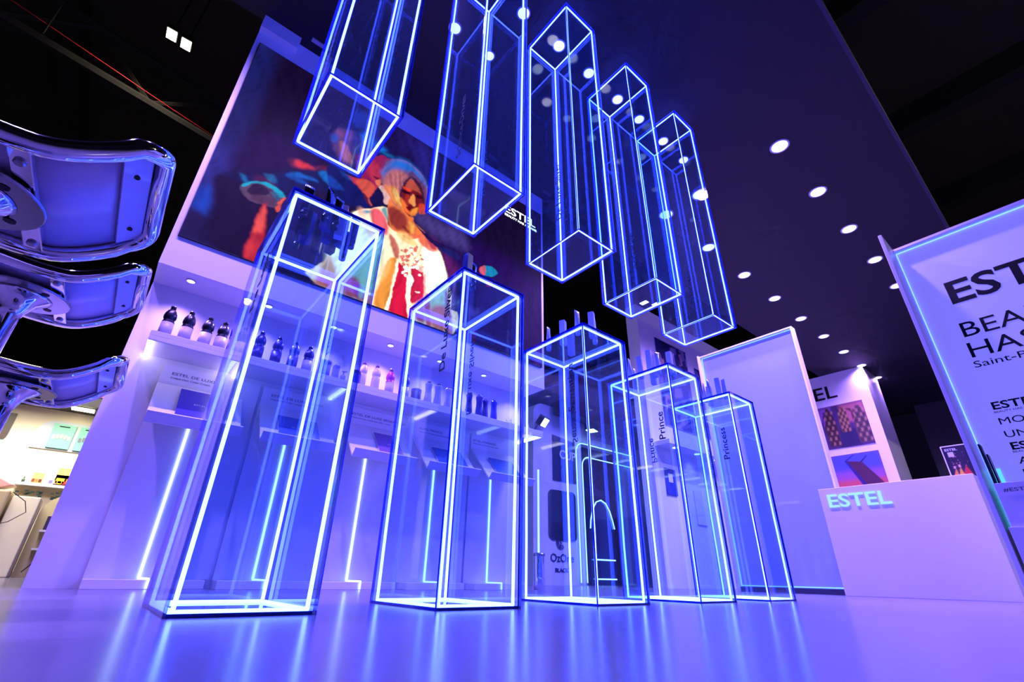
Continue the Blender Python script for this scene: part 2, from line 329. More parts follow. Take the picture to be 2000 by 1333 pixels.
# ================================================================== LED screen on the wall
SCREEN=[([(-0.247,2.007),(-0.431,4.21),(0.015,4.695),(-0.038,4.417),(-0.017,2.943),(-0.004,2.609),(0.021,2.14)],(34,38,120),0.12,0.95,1.0),([(-0.241,4.266),(-0.056,4.399),(-0.046,3.817),(-0.049,3.124),(-0.152,3.164)],(20,26,92),0.12,0.7,1.0),([(-0.254,2.435),(-0.264,2.916),(-0.229,3.105),(-0.078,3.151),(-0.007,2.99),(-0.096,2.844),(-0.083,2.697),(-0.201,2.466)],(58,56,170),0.25,0.7,1),([(-0.172,2.474),(-0.167,2.663),(-0.08,2.709),(-0.053,2.463),(-0.069,2.449)],(26,70,205),0.06,0.9,1),([(-0.176,2.232),(-0.172,2.474),(-0.057,2.456),(-0.044,2.502),(0.049,2.307),(-0.066,2.21)],(36,24,84),0.05,1,1),([(1.282,4.746),(1.687,4.786),(1.695,4.041),(1.659,3.749),(1.431,4.135),(1.225,4.053)],(38,28,120),0.2,0.8,1),([(1.477,4.309),(1.634,4.368),(1.66,3.936),(1.551,4.081)],(44,40,150),0.12,0.7,1),([(1.89,3.332),(3.373,3.33),(3.358,2.223),(2.114,2.302)],(36,10,96),0.2,0.9,1.0),([(1.561,3.386),(1.665,3.509),(1.848,3.488),(2.131,3.505),(2.222,3.298),(1.758,3.278)],(84,66,150),0.1,0.8,1),([(1.554,3.226),(1.86,3.215),(2.067,3.063),(2.183,2.931),(2.005,2.774),(1.913,3.068),(1.736,3.204)],(110,34,110),0.08,0.8,1),([(-0.019,2.927),(-0.043,3.246),(0.169,3.532),(0.374,3.489),(0.656,3.477),(0.335,3.17),(0.074,2.958)],(36,14,76),0.1,0.95,1),([(-0.1,2.809),(-0.047,2.898),(0.067,2.987),(0.369,3.205),(0.683,3.433),(1.009,3.472),(1.018,3.126),(0.671,2.389),(0.328,2.233),(0.008,2.239),(-0.014,2.273),(-0.052,2.556)],(30,14,60),0.04,1,1),([(0.344,3.318),(0.407,3.376),(0.507,3.361),(0.652,3.449),(0.637,3.388),(0.438,3.276),(0.379,3.271)],(120,40,84),0.03,0.9,1),([(0.395,3.355),(0.452,3.371),(0.554,3.35),(0.444,3.29),(0.394,3.3)],(235,60,66),0.025,0.95,1),([(-0.036,2.884),(0.138,3.002),(0.369,3.205),(0.669,3.411),(0.945,3.43),(0.962,3.166),(0.594,3.153),(0.394,2.912),(0.134,2.9)],(14,24,92),0.05,1,1),([(0.041,2.947),(0.074,2.958),(0.116,2.91),(0.091,2.893)],(20,110,190),0.02,0.9,1),([(0.151,3.011),(0.254,3.035),(0.304,2.989),(0.225,2.96),(0.155,2.935)],(90,30,80),0.03,0.7,1),([(0.202,3.056),(0.265,3.088),(0.302,3.033),(0.261,3.005)],(30,110,180),0.02,0.8,1),([(0.349,3.144),(0.408,3.219),(0.489,3.239),(0.575,3.248),(0.605,3.232),(0.498,3.197),(0.404,3.158)],(16,100,210),0.02,0.95,1),([(0.368,3.134),(0.417,3.178),(0.539,3.165),(0.494,3.135)],(14,80,190),0.02,0.85,1),([(0.591,3.344),(0.655,3.388),(0.709,3.301),(0.772,3.267),(0.718,3.257),(0.628,3.296)],(18,110,215),0.02,0.95,1),([(0.666,3.472),(0.742,3.525),(0.829,3.469),(0.827,3.378),(0.727,3.4)],(16,50,150),0.03,0.8,1),([(0.071,2.827),(0.082,2.871),(0.129,2.918),(0.207,2.972),(0.284,2.976),(0.398,2.931),(0.389,2.865),(0.381,2.762),(0.347,2.774),(0.203,2.741),(0.123,2.765)],(96,70,104),0.012,1,1),([(0.122,2.828),(0.146,2.908),(0.199,2.942),(0.257,2.925),(0.288,2.89),(0.237,2.847),(0.172,2.806),(0.139,2.817)],(36,20,58),0.012,0.9,1),([(0.073,2.849),(0.116,2.91),(0.213,2.979),(0.298,2.984),(0.397,2.936),(0.366,2.895),(0.311,2.926),(0.243,2.949),(0.183,2.943),(0.132,2.904),(0.094,2.852)],(20,170,215),0.01,1,1),([(0.266,2.92),(0.291,2.947),(0.348,2.905),(0.34,2.835),(0.293,2.871)],(80,40,80),0.012,0.7,1),([(0.284,2.909),(0.35,2.929),(0.359,2.857),(0.327,2.859)],(40,110,160),0.012,0.6,1),([(0.356,2.834),(0.394,2.912),(0.403,2.907),(0.386,2.841)],(255,96,84),0.01,1,1),([(0.351,2.788),(0.386,2.841),(0.381,2.762),(0.36,2.75)],(255,96,84),0.01,1,1),([(0.182,2.823),(0.297,2.852),(0.342,2.793),(0.27,2.771),(0.168,2.761)],(84,44,84),0.02,0.6,1),([(0.264,2.767),(0.285,2.759),(0.331,2.567),(0.338,2.46),(0.343,2.231),(0.251,2.233),(0.246,2.421),(0.251,2.634)],(190,36,56),0.015,1,1),([(0.272,2.751),(0.295,2.701),(0.32,2.581),(0.312,2.506),(0.254,2.474),(0.256,2.616)],(250,90,84),0.02,0.9,1),([(0.25,2.375),(0.275,2.446),(0.309,2.396),(0.296,2.246),(0.259,2.255)],(235,64,70),0.03,0.7,1),([(0.267,2.422),(0.286,2.492),(0.312,2.446),(0.292,2.377)],(120,20,50),0.03,0.6,1),([(0.62,3.831),(0.656,3.975),(0.735,3.999),(0.795,4.033),(0.795,3.826),(0.843,3.711),(0.837,3.595),(0.747,3.592),(0.667,3.681)],(150,70,96),0.03,0.9,1),([(0.652,3.946),(0.694,3.967),(0.719,3.883),(0.675,3.874)],(190,80,100),0.02,0.8,1),([(0.704,3.82),(0.766,3.83),(0.829,3.738),(0.855,3.645),(0.803,3.627),(0.744,3.651)],(248,120,90),0.02,1,1),([(0.61,3.836),(0.655,3.884),(0.684,3.83),(0.651,3.767)],(30,100,210),0.03,0.8,1),([(0.761,4.276),(0.881,4.391),(0.952,4.268),(0.883,4.143),(0.806,4.135)],(30,70,190),0.06,0.7,1),([(0.814,3.471),(0.954,3.506),(1.005,3.651),(1.14,3.667),(1.159,3.544),(1.115,3.454),(1.081,3.314),(1.125,3.272),(1.091,3.251),(0.97,3.362)],(190,50,70),0.012,1,1),([(0.927,3.452),(1.024,3.54),(1.109,3.487),(1.084,3.352),(1.036,3.357)],(232,92,76),0.02,0.9,1),([(0.654,3.479),(0.794,3.482),(0.934,3.409),(1.07,3.32),(1.127,3.261),(0.978,3.161),(0.763,3.185),(0.69,3.296)],(16,24,104),0.012,1,1),([(0.676,3.366),(0.767,3.346),(0.831,3.285),(0.75,3.255),(0.694,3.276)],(16,70,190),0.02,0.8,1),([(0.769,3.476),(0.856,3.488),(0.892,3.441),(0.822,3.429)],(20,70,170),0.02,0.7,1),([(1.142,3.526),(1.198,3.483),(1.226,3.368),(1.265,3.368),(1.199,3.287),(1.12,3.246),(1.081,3.314),(1.11,3.427)],(26,18,78),0.01,1,1),([(1.015,3.367),(1.079,3.325),(1.125,3.272),(1.1,3.256),(1.047,3.294)],(90,26,60),0.012,0.9,1),([(1.07,3.32),(1.089,3.32),(1.124,3.271),(1.11,3.263)],(220,90,80),0.006,0.8,1),([(0.803,3.832),(0.852,3.767),(0.888,3.668),(0.896,3.575),(0.969,3.528),(1.062,3.541),(1.124,3.521),(1.157,3.555),(1.167,3.685),(1.158,3.807),(1.188,3.88),(1.239,3.956),(1.224,3.985),(1.151,3.986),(1.038,3.929),(0.917,3.944)],(146,30,92),0.012,1,1),([(0.99,3.74),(1.057,3.813),(1.125,3.759),(1.149,3.673),(1.136,3.565),(1.067,3.569),(1.009,3.628)],(196,50,84),0.03,0.9,1),([(1.069,3.619),(1.125,3.633),(1.146,3.628),(1.111,3.598)],(90,14,50),0.01,0.9,1),([(1.106,3.784),(1.153,3.842),(1.171,3.79),(1.142,3.745)],(140,24,60),0.015,0.7,1),([(1.106,3.57),(1.146,3.628),(1.168,3.611),(1.157,3.555),(1.122,3.532)],(250,130,96),0.012,0.8,1),([(0.818,3.881),(0.81,3.953),(0.814,4.035),(0.887,4.119),(0.985,4.129),(1.09,4.115),(1.178,4.086),(1.238,3.996),(1.188,3.946),(1.125,3.953),(1.063,3.895),(0.983,3.901),(0.929,3.874),(0.888,3.78),(0.852,3.767)],(26,24,110),0.012,1,1),([(0.869,4.052),(0.927,4.117),(0.982,4.086),(1.057,4.063),(1.142,4.046),(1.129,3.996),(1.032,3.964),(0.95,3.981),(0.9,3.983)],(14,120,225),0.04,0.95,1),([(1.12,3.989),(1.209,4.015),(1.239,3.989),(1.175,3.963)],(16,110,170),0.02,0.7,1),([(0.795,3.826),(0.817,3.868),(0.85,3.829),(0.846,3.75),(0.815,3.765)],(84,30,96),0.01,1,1),([(1.142,3.526),(1.193,3.578),(1.253,3.518),(1.294,3.446),(1.265,3.368),(1.226,3.368),(1.198,3.483)],(240,190,190),0.012,1,1),([(1.269,3.346),(1.289,3.479),(1.418,3.436),(1.51,3.369),(1.552,3.369),(1.571,3.307),(1.695,3.256),(1.728,3.165),(1.474,3.032),(1.371,3.057),(1.302,3.19)],(255,130,70),0.012,1,1.0),([(1.27,3.335),(1.344,3.379),(1.449,3.358),(1.5,3.291),(1.492,3.192),(1.42,3.129),(1.336,3.163),(1.296,3.233)],(140,36,44),0.03,0.9,1),([(1.45,3.204),(1.489,3.214),(1.537,3.169),(1.508,3.154)],(110,26,36),0.015,0.8,1),([(1.519,3.302),(1.577,3.262),(1.578,3.169),(1.543,3.197)],(255,190,90),0.02,0.8,1.1),([(1.152,3.651),(1.147,3.748),(1.171,3.855),(1.22,3.942),(1.294,4.015),(1.398,4.049),(1.513,4.027),(1.613,3.946),(1.675,3.812),(1.689,3.638),(1.677,3.503),(1.607,3.45),(1.639,3.633),(1.614,3.747),(1.539,3.816),(1.452,3.812),(1.399,3.725),(1.387,3.578),(1.413,3.47),(1.411,3.408),(1.319,3.413),(1.254,3.507),(1.184,3.572)],(150,90,130),0.01,1,1),([(1.156,3.754),(1.229,3.949),(1.304,4.022),(1.42,4.051),(1.526,4.009),(1.615,3.933),(1.648,3.847),(1.528,3.902),(1.439,3.909),(1.333,3.889),(1.238,3.823),(1.174,3.703)],(16,110,225),0.06,0.95,1),([(1.424,3.859),(1.454,3.959),(1.525,3.927),(1.624,3.858),(1.668,3.754),(1.679,3.58),(1.659,3.517),(1.631,3.654),(1.589,3.77),(1.515,3.827)],(96,56,110),0.02,0.9,1),([(1.215,3.769),(1.316,3.864),(1.424,3.859),(1.376,3.736),(1.362,3.612),(1.403,3.464),(1.312,3.457),(1.26,3.535),(1.192,3.589)],(196,110,120),0.03,0.85,1),([(1.235,3.568),(1.286,3.638),(1.352,3.606),(1.397,3.509),(1.461,3.425),(1.381,3.402),(1.294,3.446)],(255,150,70),0.03,0.9,1),([(1.294,3.581),(1.332,3.605),(1.4,3.487),(1.418,3.436),(1.34,3.474)],(255,210,120),0.015,0.85,1.1),([(1.213,3.716),(1.22,3.721),(1.293,3.519),(1.286,3.514)],(230,150,130),0.006,0.5,1),([(1.236,3.74),(1.243,3.745),(1.311,3.522),(1.303,3.518)],(110,50,90),0.006,0.5,1),([(1.259,3.763),(1.267,3.768),(1.329,3.526),(1.321,3.521)],(230,150,130),0.006,0.5,1),([(1.283,3.787),(1.29,3.792),(1.347,3.53),(1.339,3.525)],(110,50,90),0.006,0.5,1),([(1.306,3.811),(1.314,3.816),(1.365,3.534),(1.357,3.529)],(230,150,130),0.006,0.5,1),([(1.33,3.835),(1.338,3.84),(1.383,3.538),(1.375,3.533)],(110,50,90),0.006,0.5,1),([(1.355,3.859),(1.362,3.865),(1.401,3.542),(1.393,3.537)],(230,150,130),0.006,0.5,1),([(1.184,3.572),(1.23,3.602),(1.26,3.535),(1.254,3.507),(1.2,3.533)],(255,140,90),0.02,0.6,1),([(1.376,3.659),(1.405,3.755),(1.471,3.831),(1.549,3.823),(1.613,3.759),(1.636,3.657),(1.618,3.531),(1.587,3.438),(1.521,3.369),(1.456,3.386),(1.403,3.464),(1.376,3.546)],(120,24,40),0.01,1,1),([(1.414,3.773),(1.469,3.843),(1.537,3.829),(1.598,3.789),(1.624,3.714),(1.573,3.721),(1.487,3.705),(1.41,3.681)],(196,84,70),0.012,0.9,1),([(1.381,3.7),(1.402,3.779),(1.446,3.858),(1.469,3.889),(1.451,3.818),(1.418,3.738),(1.391,3.63),(1.397,3.509),(1.373,3.569)],(70,26,60),0.008,0.9,1),([(1.469,3.889),(1.545,3.86),(1.615,3.787),(1.647,3.663),(1.651,3.538),(1.621,3.647),(1.592,3.746),(1.529,3.81)],(60,20,56),0.008,0.9,1),([(1.383,3.689),(1.434,3.703),(1.488,3.699),(1.481,3.675),(1.418,3.661)],(250,70,50),0.01,0.9,1),([(1.389,3.642),(1.472,3.657),(1.465,3.627),(1.404,3.613)],(50,6,24),0.008,1,1),([(1.545,3.677),(1.62,3.698),(1.614,3.662),(1.55,3.642)],(60,8,24),0.008,1,1),([(1.485,3.601),(1.5,3.649),(1.527,3.653),(1.555,3.556),(1.545,3.512),(1.501,3.523),(1.479,3.528)],(255,160,86),0.008,0.9,1.0),([(1.436,3.608),(1.478,3.61),(1.478,3.534),(1.502,3.511),(1.461,3.499),(1.434,3.545)],(200,50,40),0.015,0.8,1),([(1.384,3.526),(1.439,3.51),(1.503,3.425),(1.527,3.403),(1.477,3.386),(1.419,3.425)],(255,120,50),0.02,0.9,1.1),([(1.456,3.459),(1.516,3.483),(1.556,3.469),(1.522,3.437),(1.48,3.437)],(120,10,24),0.008,1,1),([(1.522,3.443),(1.576,3.519),(1.599,3.508),(1.568,3.415),(1.52,3.377)],(255,150,60),0.015,0.95,1.1),([(1.591,3.578),(1.642,3.609),(1.686,3.521),(1.627,3.461),(1.594,3.505)],(230,70,40),0.015,0.85,1),([(0.998,3.141),(1.107,3.227),(1.265,3.326),(1.304,3.139),(1.421,3.101),(1.563,3.151),(1.699,3.211),(1.815,3.165),(1.91,3.093),(1.974,2.965),(2.023,2.782),(2.143,2.225),(0.781,2.236),(0.821,2.464),(0.844,2.765),(0.91,2.967)],(255,222,184),0.012,1,1.55),([(0.844,2.765),(1.006,3.096),(1.185,3.01),(1.274,2.848),(1.166,2.63),(1.038,2.479),(0.907,2.439),(0.838,2.515)],(255,246,236),0.06,0.9,2.0),([(1.715,3.074),(1.845,3.114),(1.964,2.935),(2.001,2.747),(1.846,2.558),(1.766,2.743)],(255,246,240),0.04,0.95,2.0),([(1.111,3.208),(1.208,3.266),(1.302,3.151),(1.312,3.016),(1.245,3.031),(1.157,3.057)],(255,50,100),0.02,0.9,1),([(1.143,3.012),(1.24,3.065),(1.297,2.971),(1.194,2.953)],(220,20,150),0.03,0.7,1),([(1.016,3.152),(1.101,3.203),(1.116,3.173),(1.061,3.128)],(20,150,190),0.02,0.9,1),([(1.216,3.284),(1.266,3.32),(1.299,3.175),(1.259,3.218)],(40,150,170),0.015,0.9,1),([(0.996,3.153),(1.032,3.182),(1.137,3.046),(1.2,2.919),(1.162,2.899),(1.058,3.026)],(255,180,160),0.03,0.7,1.2),([(0.821,2.464),(0.85,2.543),(0.915,2.443),(0.969,2.35),(0.957,2.271),(0.805,2.246)],(255,170,110),0.03,0.9,1),([(0.783,2.226),(0.813,2.332),(0.929,2.322),(0.991,2.234)],(250,110,90),0.03,0.9,1),([(1.055,2.487),(1.137,2.685),(1.253,2.984),(1.303,2.937),(1.296,2.576),(1.287,2.38),(1.186,2.284),(1.056,2.378)],(150,240,216),0.04,0.85,1.1),([(1.013,2.359),(1.084,2.434),(1.172,2.364),(1.272,2.233),(1.159,2.22),(1.03,2.219)],(250,70,110),0.03,0.9,1),([(1.093,2.33),(1.142,2.373),(1.208,2.271),(1.145,2.246)],(220,40,150),0.02,0.8,1),([(1.153,2.366),(1.164,2.47),(1.202,2.421),(1.199,2.267),(1.163,2.253)],(190,240,200),0.015,0.8,1.1),([(1.215,2.339),(1.25,2.365),(1.281,2.237),(1.234,2.229)],(255,110,50),0.02,0.8,1),([(1.33,3.039),(1.388,3.019),(1.458,2.917),(1.471,2.825),(1.43,2.805),(1.37,2.922)],(190,30,50),0.015,0.85,1),([(1.477,3.105),(1.652,3.199),(1.645,3.156),(1.56,3.085),(1.493,3.075)],(240,80,40),0.012,0.9,1),([(1.633,3.162),(1.697,3.224),(1.866,3.151),(1.826,3.064),(1.69,3.087)],(250,90,50),0.02,0.9,1.1),([(1.739,3.179),(1.784,3.216),(1.856,3.132),(1.81,3.096)],(170,30,90),0.015,0.8,1),([(1.409,3.107),(1.518,3.14),(1.645,3.064),(1.534,3.02),(1.416,3.059)],(255,200,120),0.02,0.8,1.2),([(1.363,2.748),(1.43,2.805),(1.447,2.765),(1.439,2.525),(1.431,2.232),(1.31,2.238),(1.304,2.399),(1.341,2.55)],(250,150,30),0.015,0.95,1),([(1.357,2.721),(1.397,2.74),(1.38,2.568),(1.332,2.478),(1.325,2.52)],(255,190,110),0.02,0.8,1.2),([(1.447,2.765),(1.501,2.766),(1.575,2.716),(1.595,2.57),(1.592,2.43),(1.627,2.33),(1.641,2.225),(1.442,2.225),(1.445,2.482),(1.469,2.608)],(235,26,70),0.012,1,1),([(1.599,2.788),(1.664,2.819),(1.736,2.803),(1.772,2.551),(1.761,2.499),(1.662,2.39),(1.627,2.49),(1.631,2.633)],(225,36,80),0.012,1,1),([(1.447,2.765),(1.469,2.763),(1.469,2.608),(1.453,2.429),(1.442,2.225),(1.412,2.224),(1.434,2.42),(1.449,2.599)],(255,246,210),0.008,1,1.8),([(1.572,2.655),(1.611,2.697),(1.647,2.64),(1.627,2.537),(1.643,2.451),(1.642,2.336),(1.646,2.226),(1.616,2.326),(1.587,2.543)],(255,244,220),0.01,1,1.8),([(1.75,2.735),(1.776,2.759),(1.783,2.604),(1.823,2.454),(1.807,2.401),(1.766,2.549)],(255,150,170),0.01,0.6,1.1),([(1.72,2.459),(1.772,2.504),(1.813,2.255),(1.725,2.245),(1.679,2.351)],(215,20,140),0.02,0.9,1),([(1.791,2.535),(1.838,2.531),(1.883,2.236),(1.826,2.237)],(230,60,120),0.012,0.9,1),([(1.836,2.651),(1.993,2.769),(2.033,2.612),(2.034,2.479),(1.873,2.427)],(170,240,220),0.04,0.75,1.1),([(1.873,2.427),(2.033,2.49),(2.058,2.23),(1.884,2.225)],(250,110,100),0.04,0.9,1),([(2.005,2.649),(2.043,2.64),(2.143,2.225),(2.058,2.23)],(170,60,150),0.02,0.9,1),([(1.619,2.836),(1.637,2.856),(1.659,2.844),(1.648,2.817),(1.628,2.818)],(240,110,90),0.006,0.8,1),([(1.618,2.899),(1.636,2.92),(1.659,2.908),(1.647,2.879),(1.626,2.88)],(225,40,60),0.006,0.8,1),([(1.64,2.794),(1.65,2.805),(1.662,2.798),(1.656,2.783),(1.644,2.783)],(200,60,80),0.006,0.8,1),([(1.671,2.966),(1.682,2.978),(1.695,2.971),(1.688,2.955),(1.676,2.955)],(225,40,60),0.006,0.8,1),([(1.47,2.916),(1.482,2.929),(1.496,2.922),(1.49,2.903),(1.476,2.904)],(200,60,80),0.006,0.8,1),([(1.526,2.771),(1.536,2.782),(1.549,2.775),(1.543,2.76),(1.531,2.76)],(240,110,90),0.006,0.8,1),([(1.554,2.989),(1.574,3.012),(1.598,2.999),(1.586,2.968),(1.564,2.969)],(225,40,60),0.006,0.8,1),([(1.505,2.939),(1.524,2.961),(1.548,2.948),(1.537,2.917),(1.514,2.919)],(225,40,60),0.006,0.8,1),([(1.556,2.74),(1.571,2.756),(1.589,2.746),(1.58,2.724),(1.563,2.725)],(240,110,90),0.006,0.8,1),([(1.597,2.996),(1.617,3.018),(1.642,3.006),(1.63,2.974),(1.607,2.975)],(225,40,60),0.006,0.8,1),([(1.71,2.83),(1.723,2.844),(1.738,2.836),(1.73,2.817),(1.716,2.818)],(200,60,80),0.006,0.8,1),([(1.586,2.759),(1.598,2.772),(1.613,2.765),(1.605,2.747),(1.592,2.748)],(200,60,80),0.006,0.8,1),([(1.552,2.839),(1.561,2.849),(1.572,2.843),(1.567,2.83),(1.556,2.83)],(240,110,90),0.006,0.8,1),([(1.62,3.038),(1.633,3.054),(1.649,3.045),(1.641,3.024),(1.626,3.025)],(200,60,80),0.006,0.8,1),([(1.575,2.94),(1.59,2.957),(1.607,2.947),(1.599,2.925),(1.582,2.926)],(240,110,90),0.006,0.8,1),([(1.499,2.923),(1.518,2.945),(1.542,2.933),(1.53,2.903),(1.509,2.904)],(240,110,90),0.006,0.8,1),([(1.55,2.902),(1.565,2.918),(1.584,2.909),(1.575,2.885),(1.557,2.886)],(200,60,80),0.006,0.8,1),([(1.565,2.853),(1.574,2.863),(1.586,2.857),(1.58,2.844),(1.57,2.844)],(225,40,60),0.006,0.8,1),([(1.632,2.879),(1.652,2.901),(1.676,2.888),(1.664,2.858),(1.641,2.859)],(225,40,60),0.006,0.8,1),([(1.654,2.798),(1.674,2.819),(1.698,2.806),(1.686,2.777),(1.663,2.778)],(200,60,80),0.006,0.8,1),([(1.607,2.782),(1.618,2.794),(1.633,2.787),(1.626,2.769),(1.612,2.77)],(200,60,80),0.006,0.8,1),([(1.505,2.779),(1.522,2.798),(1.544,2.787),(1.533,2.76),(1.513,2.762)],(200,60,80),0.006,0.8,1),([(1.506,2.718),(1.515,2.728),(1.527,2.722),(1.522,2.707),(1.51,2.708)],(200,60,80),0.006,0.8,1),([(1.589,2.931),(1.599,2.943),(1.612,2.936),(1.606,2.919),(1.594,2.92)],(200,60,80),0.006,0.8,1),([(1.688,2.925),(1.7,2.939),(1.716,2.931),(1.708,2.911),(1.694,2.912)],(200,60,80),0.006,0.8,1),([(1.553,2.786),(1.568,2.803),(1.587,2.793),(1.578,2.769),(1.56,2.77)],(240,110,90),0.006,0.8,1),([(1.651,2.771),(1.662,2.783),(1.676,2.776),(1.669,2.76),(1.657,2.76)],(225,40,60),0.006,0.8,1),([(1.492,2.817),(1.51,2.838),(1.534,2.826),(1.522,2.797),(1.501,2.798)],(225,40,60),0.006,0.8,1),([(1.527,2.836),(1.545,2.855),(1.567,2.844),(1.556,2.816),(1.536,2.818)],(200,60,80),0.006,0.8,1),([(1.601,3.009),(1.621,3.032),(1.646,3.019),(1.634,2.988),(1.611,2.989)],(240,110,90),0.006,0.8,1),([(1.478,2.842),(1.496,2.861),(1.518,2.85),(1.507,2.822),(1.487,2.823)],(225,40,60),0.006,0.8,1),([(1.704,2.926),(1.715,2.938),(1.728,2.931),(1.721,2.915),(1.709,2.915)],(200,60,80),0.006,0.8,1),([(1.501,2.865),(1.511,2.877),(1.524,2.87),(1.518,2.854),(1.506,2.855)],(200,60,80),0.006,0.8,1),([(1.532,2.881),(1.552,2.904),(1.576,2.891),(1.565,2.86),(1.542,2.861)],(225,40,60),0.006,0.8,1),([(1.674,2.888),(1.694,2.897),(1.697,2.876),(1.677,2.867)],(255,246,236),0.005,0.9,1.9),([(1.623,2.853),(1.64,2.861),(1.642,2.843),(1.625,2.835)],(255,246,236),0.005,0.9,1.9),([(1.539,2.921),(1.557,2.93),(1.559,2.91),(1.542,2.901)],(255,246,236),0.005,0.9,1.9),([(1.695,2.735),(1.716,2.745),(1.719,2.722),(1.698,2.712)],(255,246,236),0.005,0.9,1.9),([(1.569,2.871),(1.583,2.878),(1.585,2.863),(1.571,2.856)],(255,246,236),0.005,0.9,1.9),([(1.534,2.719),(1.557,2.73),(1.561,2.704),(1.537,2.693)],(255,246,236),0.005,0.9,1.9),([(1.553,2.726),(1.576,2.736),(1.579,2.712),(1.556,2.702)],(255,246,236),0.005,0.9,1.9),([(1.619,2.795),(1.642,2.806),(1.645,2.781),(1.622,2.771)],(255,246,236),0.005,0.9,1.9),([(1.554,2.748),(1.57,2.756),(1.572,2.738),(1.556,2.731)],(255,246,236),0.005,0.9,1.9),([(1.579,2.742),(1.601,2.752),(1.604,2.729),(1.582,2.719)],(255,246,236),0.005,0.9,1.9),([(1.546,2.672),(1.567,2.681),(1.57,2.659),(1.549,2.65)],(255,246,236),0.005,0.9,1.9),([(1.57,2.982),(1.59,2.992),(1.593,2.97),(1.573,2.96)],(255,246,236),0.005,0.9,1.9),([(1.528,2.748),(1.546,2.756),(1.549,2.736),(1.53,2.728)],(255,246,236),0.005,0.9,1.9),([(1.645,2.813),(1.668,2.824),(1.671,2.799),(1.648,2.788)],(255,246,236),0.005,0.9,1.9),([(1.545,2.766),(1.567,2.777),(1.57,2.753),(1.548,2.743)],(255,246,236),0.005,0.9,1.9),([(1.635,2.905),(1.659,2.917),(1.663,2.891),(1.638,2.879)],(255,246,236),0.005,0.9,1.9),([(1.656,2.807),(1.682,2.819),(1.686,2.791),(1.66,2.779)],(255,246,236),0.005,0.9,1.9),([(1.672,2.866),(1.692,2.876),(1.695,2.854),(1.675,2.844)],(255,246,236),0.005,0.9,1.9),([(1.514,2.693),(1.538,2.704),(1.541,2.678),(1.517,2.667)],(255,246,236),0.005,0.9,1.9),([(1.574,2.765),(1.596,2.775),(1.599,2.752),(1.577,2.741)],(255,246,236),0.005,0.9,1.9),([(1.607,2.95),(1.631,2.961),(1.634,2.936),(1.611,2.924)],(255,246,236),0.005,0.9,1.9),([(1.597,2.782),(1.616,2.791),(1.618,2.771),(1.6,2.762)],(255,246,236),0.005,0.9,1.9),([(1.677,2.535),(1.732,2.546),(1.712,2.524),(1.69,2.522)],(255,240,220),0.005,0.9,1.6),([(1.675,2.824),(1.733,2.827),(1.739,2.779),(1.693,2.771)],(255,220,210),0.006,0.6,1.5),([(1.567,3.3),(1.668,3.262),(1.821,3.222),(1.923,3.22),(2.159,3.23),(2.19,3.177),(2.035,3.128),(1.88,3.144),(1.738,3.191)],(38,18,84),0.01,1,1),([(1.878,3.157),(2.054,3.205),(2.151,3.158),(2.089,3.114),(1.921,3.112)],(30,34,120),0.02,0.7,1),([(2.414,3.116),(2.472,3.205),(2.564,3.241),(2.654,3.199),(2.599,3.118),(2.5,3.087)],(20,140,195),0.01,1,1.0),([(2.399,3.129),(2.465,3.208),(2.497,3.14),(2.452,3.065)],(235,90,110),0.008,0.9,1.0),([(2.491,3.001),(2.559,3.045),(2.59,3.004),(2.522,2.948)],(220,30,110),0.008,0.9,1.0)]
scr = thing('led_screen', 'large glowing picture screen of two figures on the left wall', 'screen', (0, 3.565, 0))
bm = BM(); box(bm, -0.17, 3.335, -0.012, 0.004, 2.22, 4.45); obj('cabinet', bm, mat('screen_black', (8, 8, 12), 0.4), scr)
rng = np.random.RandomState(3)
def sfx(X, Z, C):
    a = .5+.5*np.sin((X*38+Z*6)+2.2*np.sin(Z*9+X*4)); b = .5+.5*np.sin(X*95-Z*20+3*np.sin(Z*14))
    return C*(1-.22*a*b-.08*a)[..., None]
pm = pict_mesh('display', -0.165, 3.33, 2.225, 4.445, 0.009, (24, 10, 50), SCREEN, picture('screen_picture', 1.0, 0.5), scr, Matrix.Translation((0, -0.0125, 0)), sfx, True)
txt('ESTEL', 0.115, (2.72, -0.014, 4.155), (1, 0, 0.02), (0, 0, 1), emis('screen_white', (2.2, 2.4, 2.6)), scr, 'logo_lettering', wide=1.28, depth=0.001, bold=0.0015)
txt('BEAUTY HAS A NAME', 0.034, (2.725, -0.014, 4.095), (1, 0, 0.02), (0, 0, 1), MATS['screen_white'], scr, 'slogan_lettering', wide=1.17, depth=0.001, bold=0.001)

# ================================================================== recessed ceiling lamps
def downlight(label, x, y, z, r, power, group, angle=150, lens=None):
    t = thing('recessed_lamp', label, 'ceiling lamp', (x, y, z), group)
    bm = BM(); lathe(bm, [(r*1.22, 0.0), (r*1.22, -0.006), (r*1.0, -0.009), (r*1.0, 0.0)], n=28); obj('trim_ring', bm, mat('lamp_ring', (210, 208, 215), 0.4), t)
    bm = BM(); lathe(bm, [(r*0.98, -0.003), (r*0.98, -0.0075), (r*0.6, -0.009)], n=28); obj('lens', bm, lens or LENS, t)
    if power > 0: lamp_spot(t, (0, 0, -0.03), power, LILAC, angle, r*0.8)
    return t
zc = 4.765
rowA = [1.62, 2.08, 2.51, 2.97, 3.35, 3.81, 4.24]
onm = ['first', 'second', 'third', 'fourth', 'fifth', 'sixth', 'seventh', 'eighth', 'ninth', 'tenth']
for i, x in enumerate(rowA):
    downlight('bright round lamp above the hanging columns, %s of its row from the left' % onm[i], x, 1.93, zc, 0.052, 0, 'ceiling lamps over the hanging columns')
downlight('round ceiling lamp seen through the left edge of the second hanging column', 1.21, 2.45, zc, 0.052, 0, 'ceiling lamps over the hanging columns')
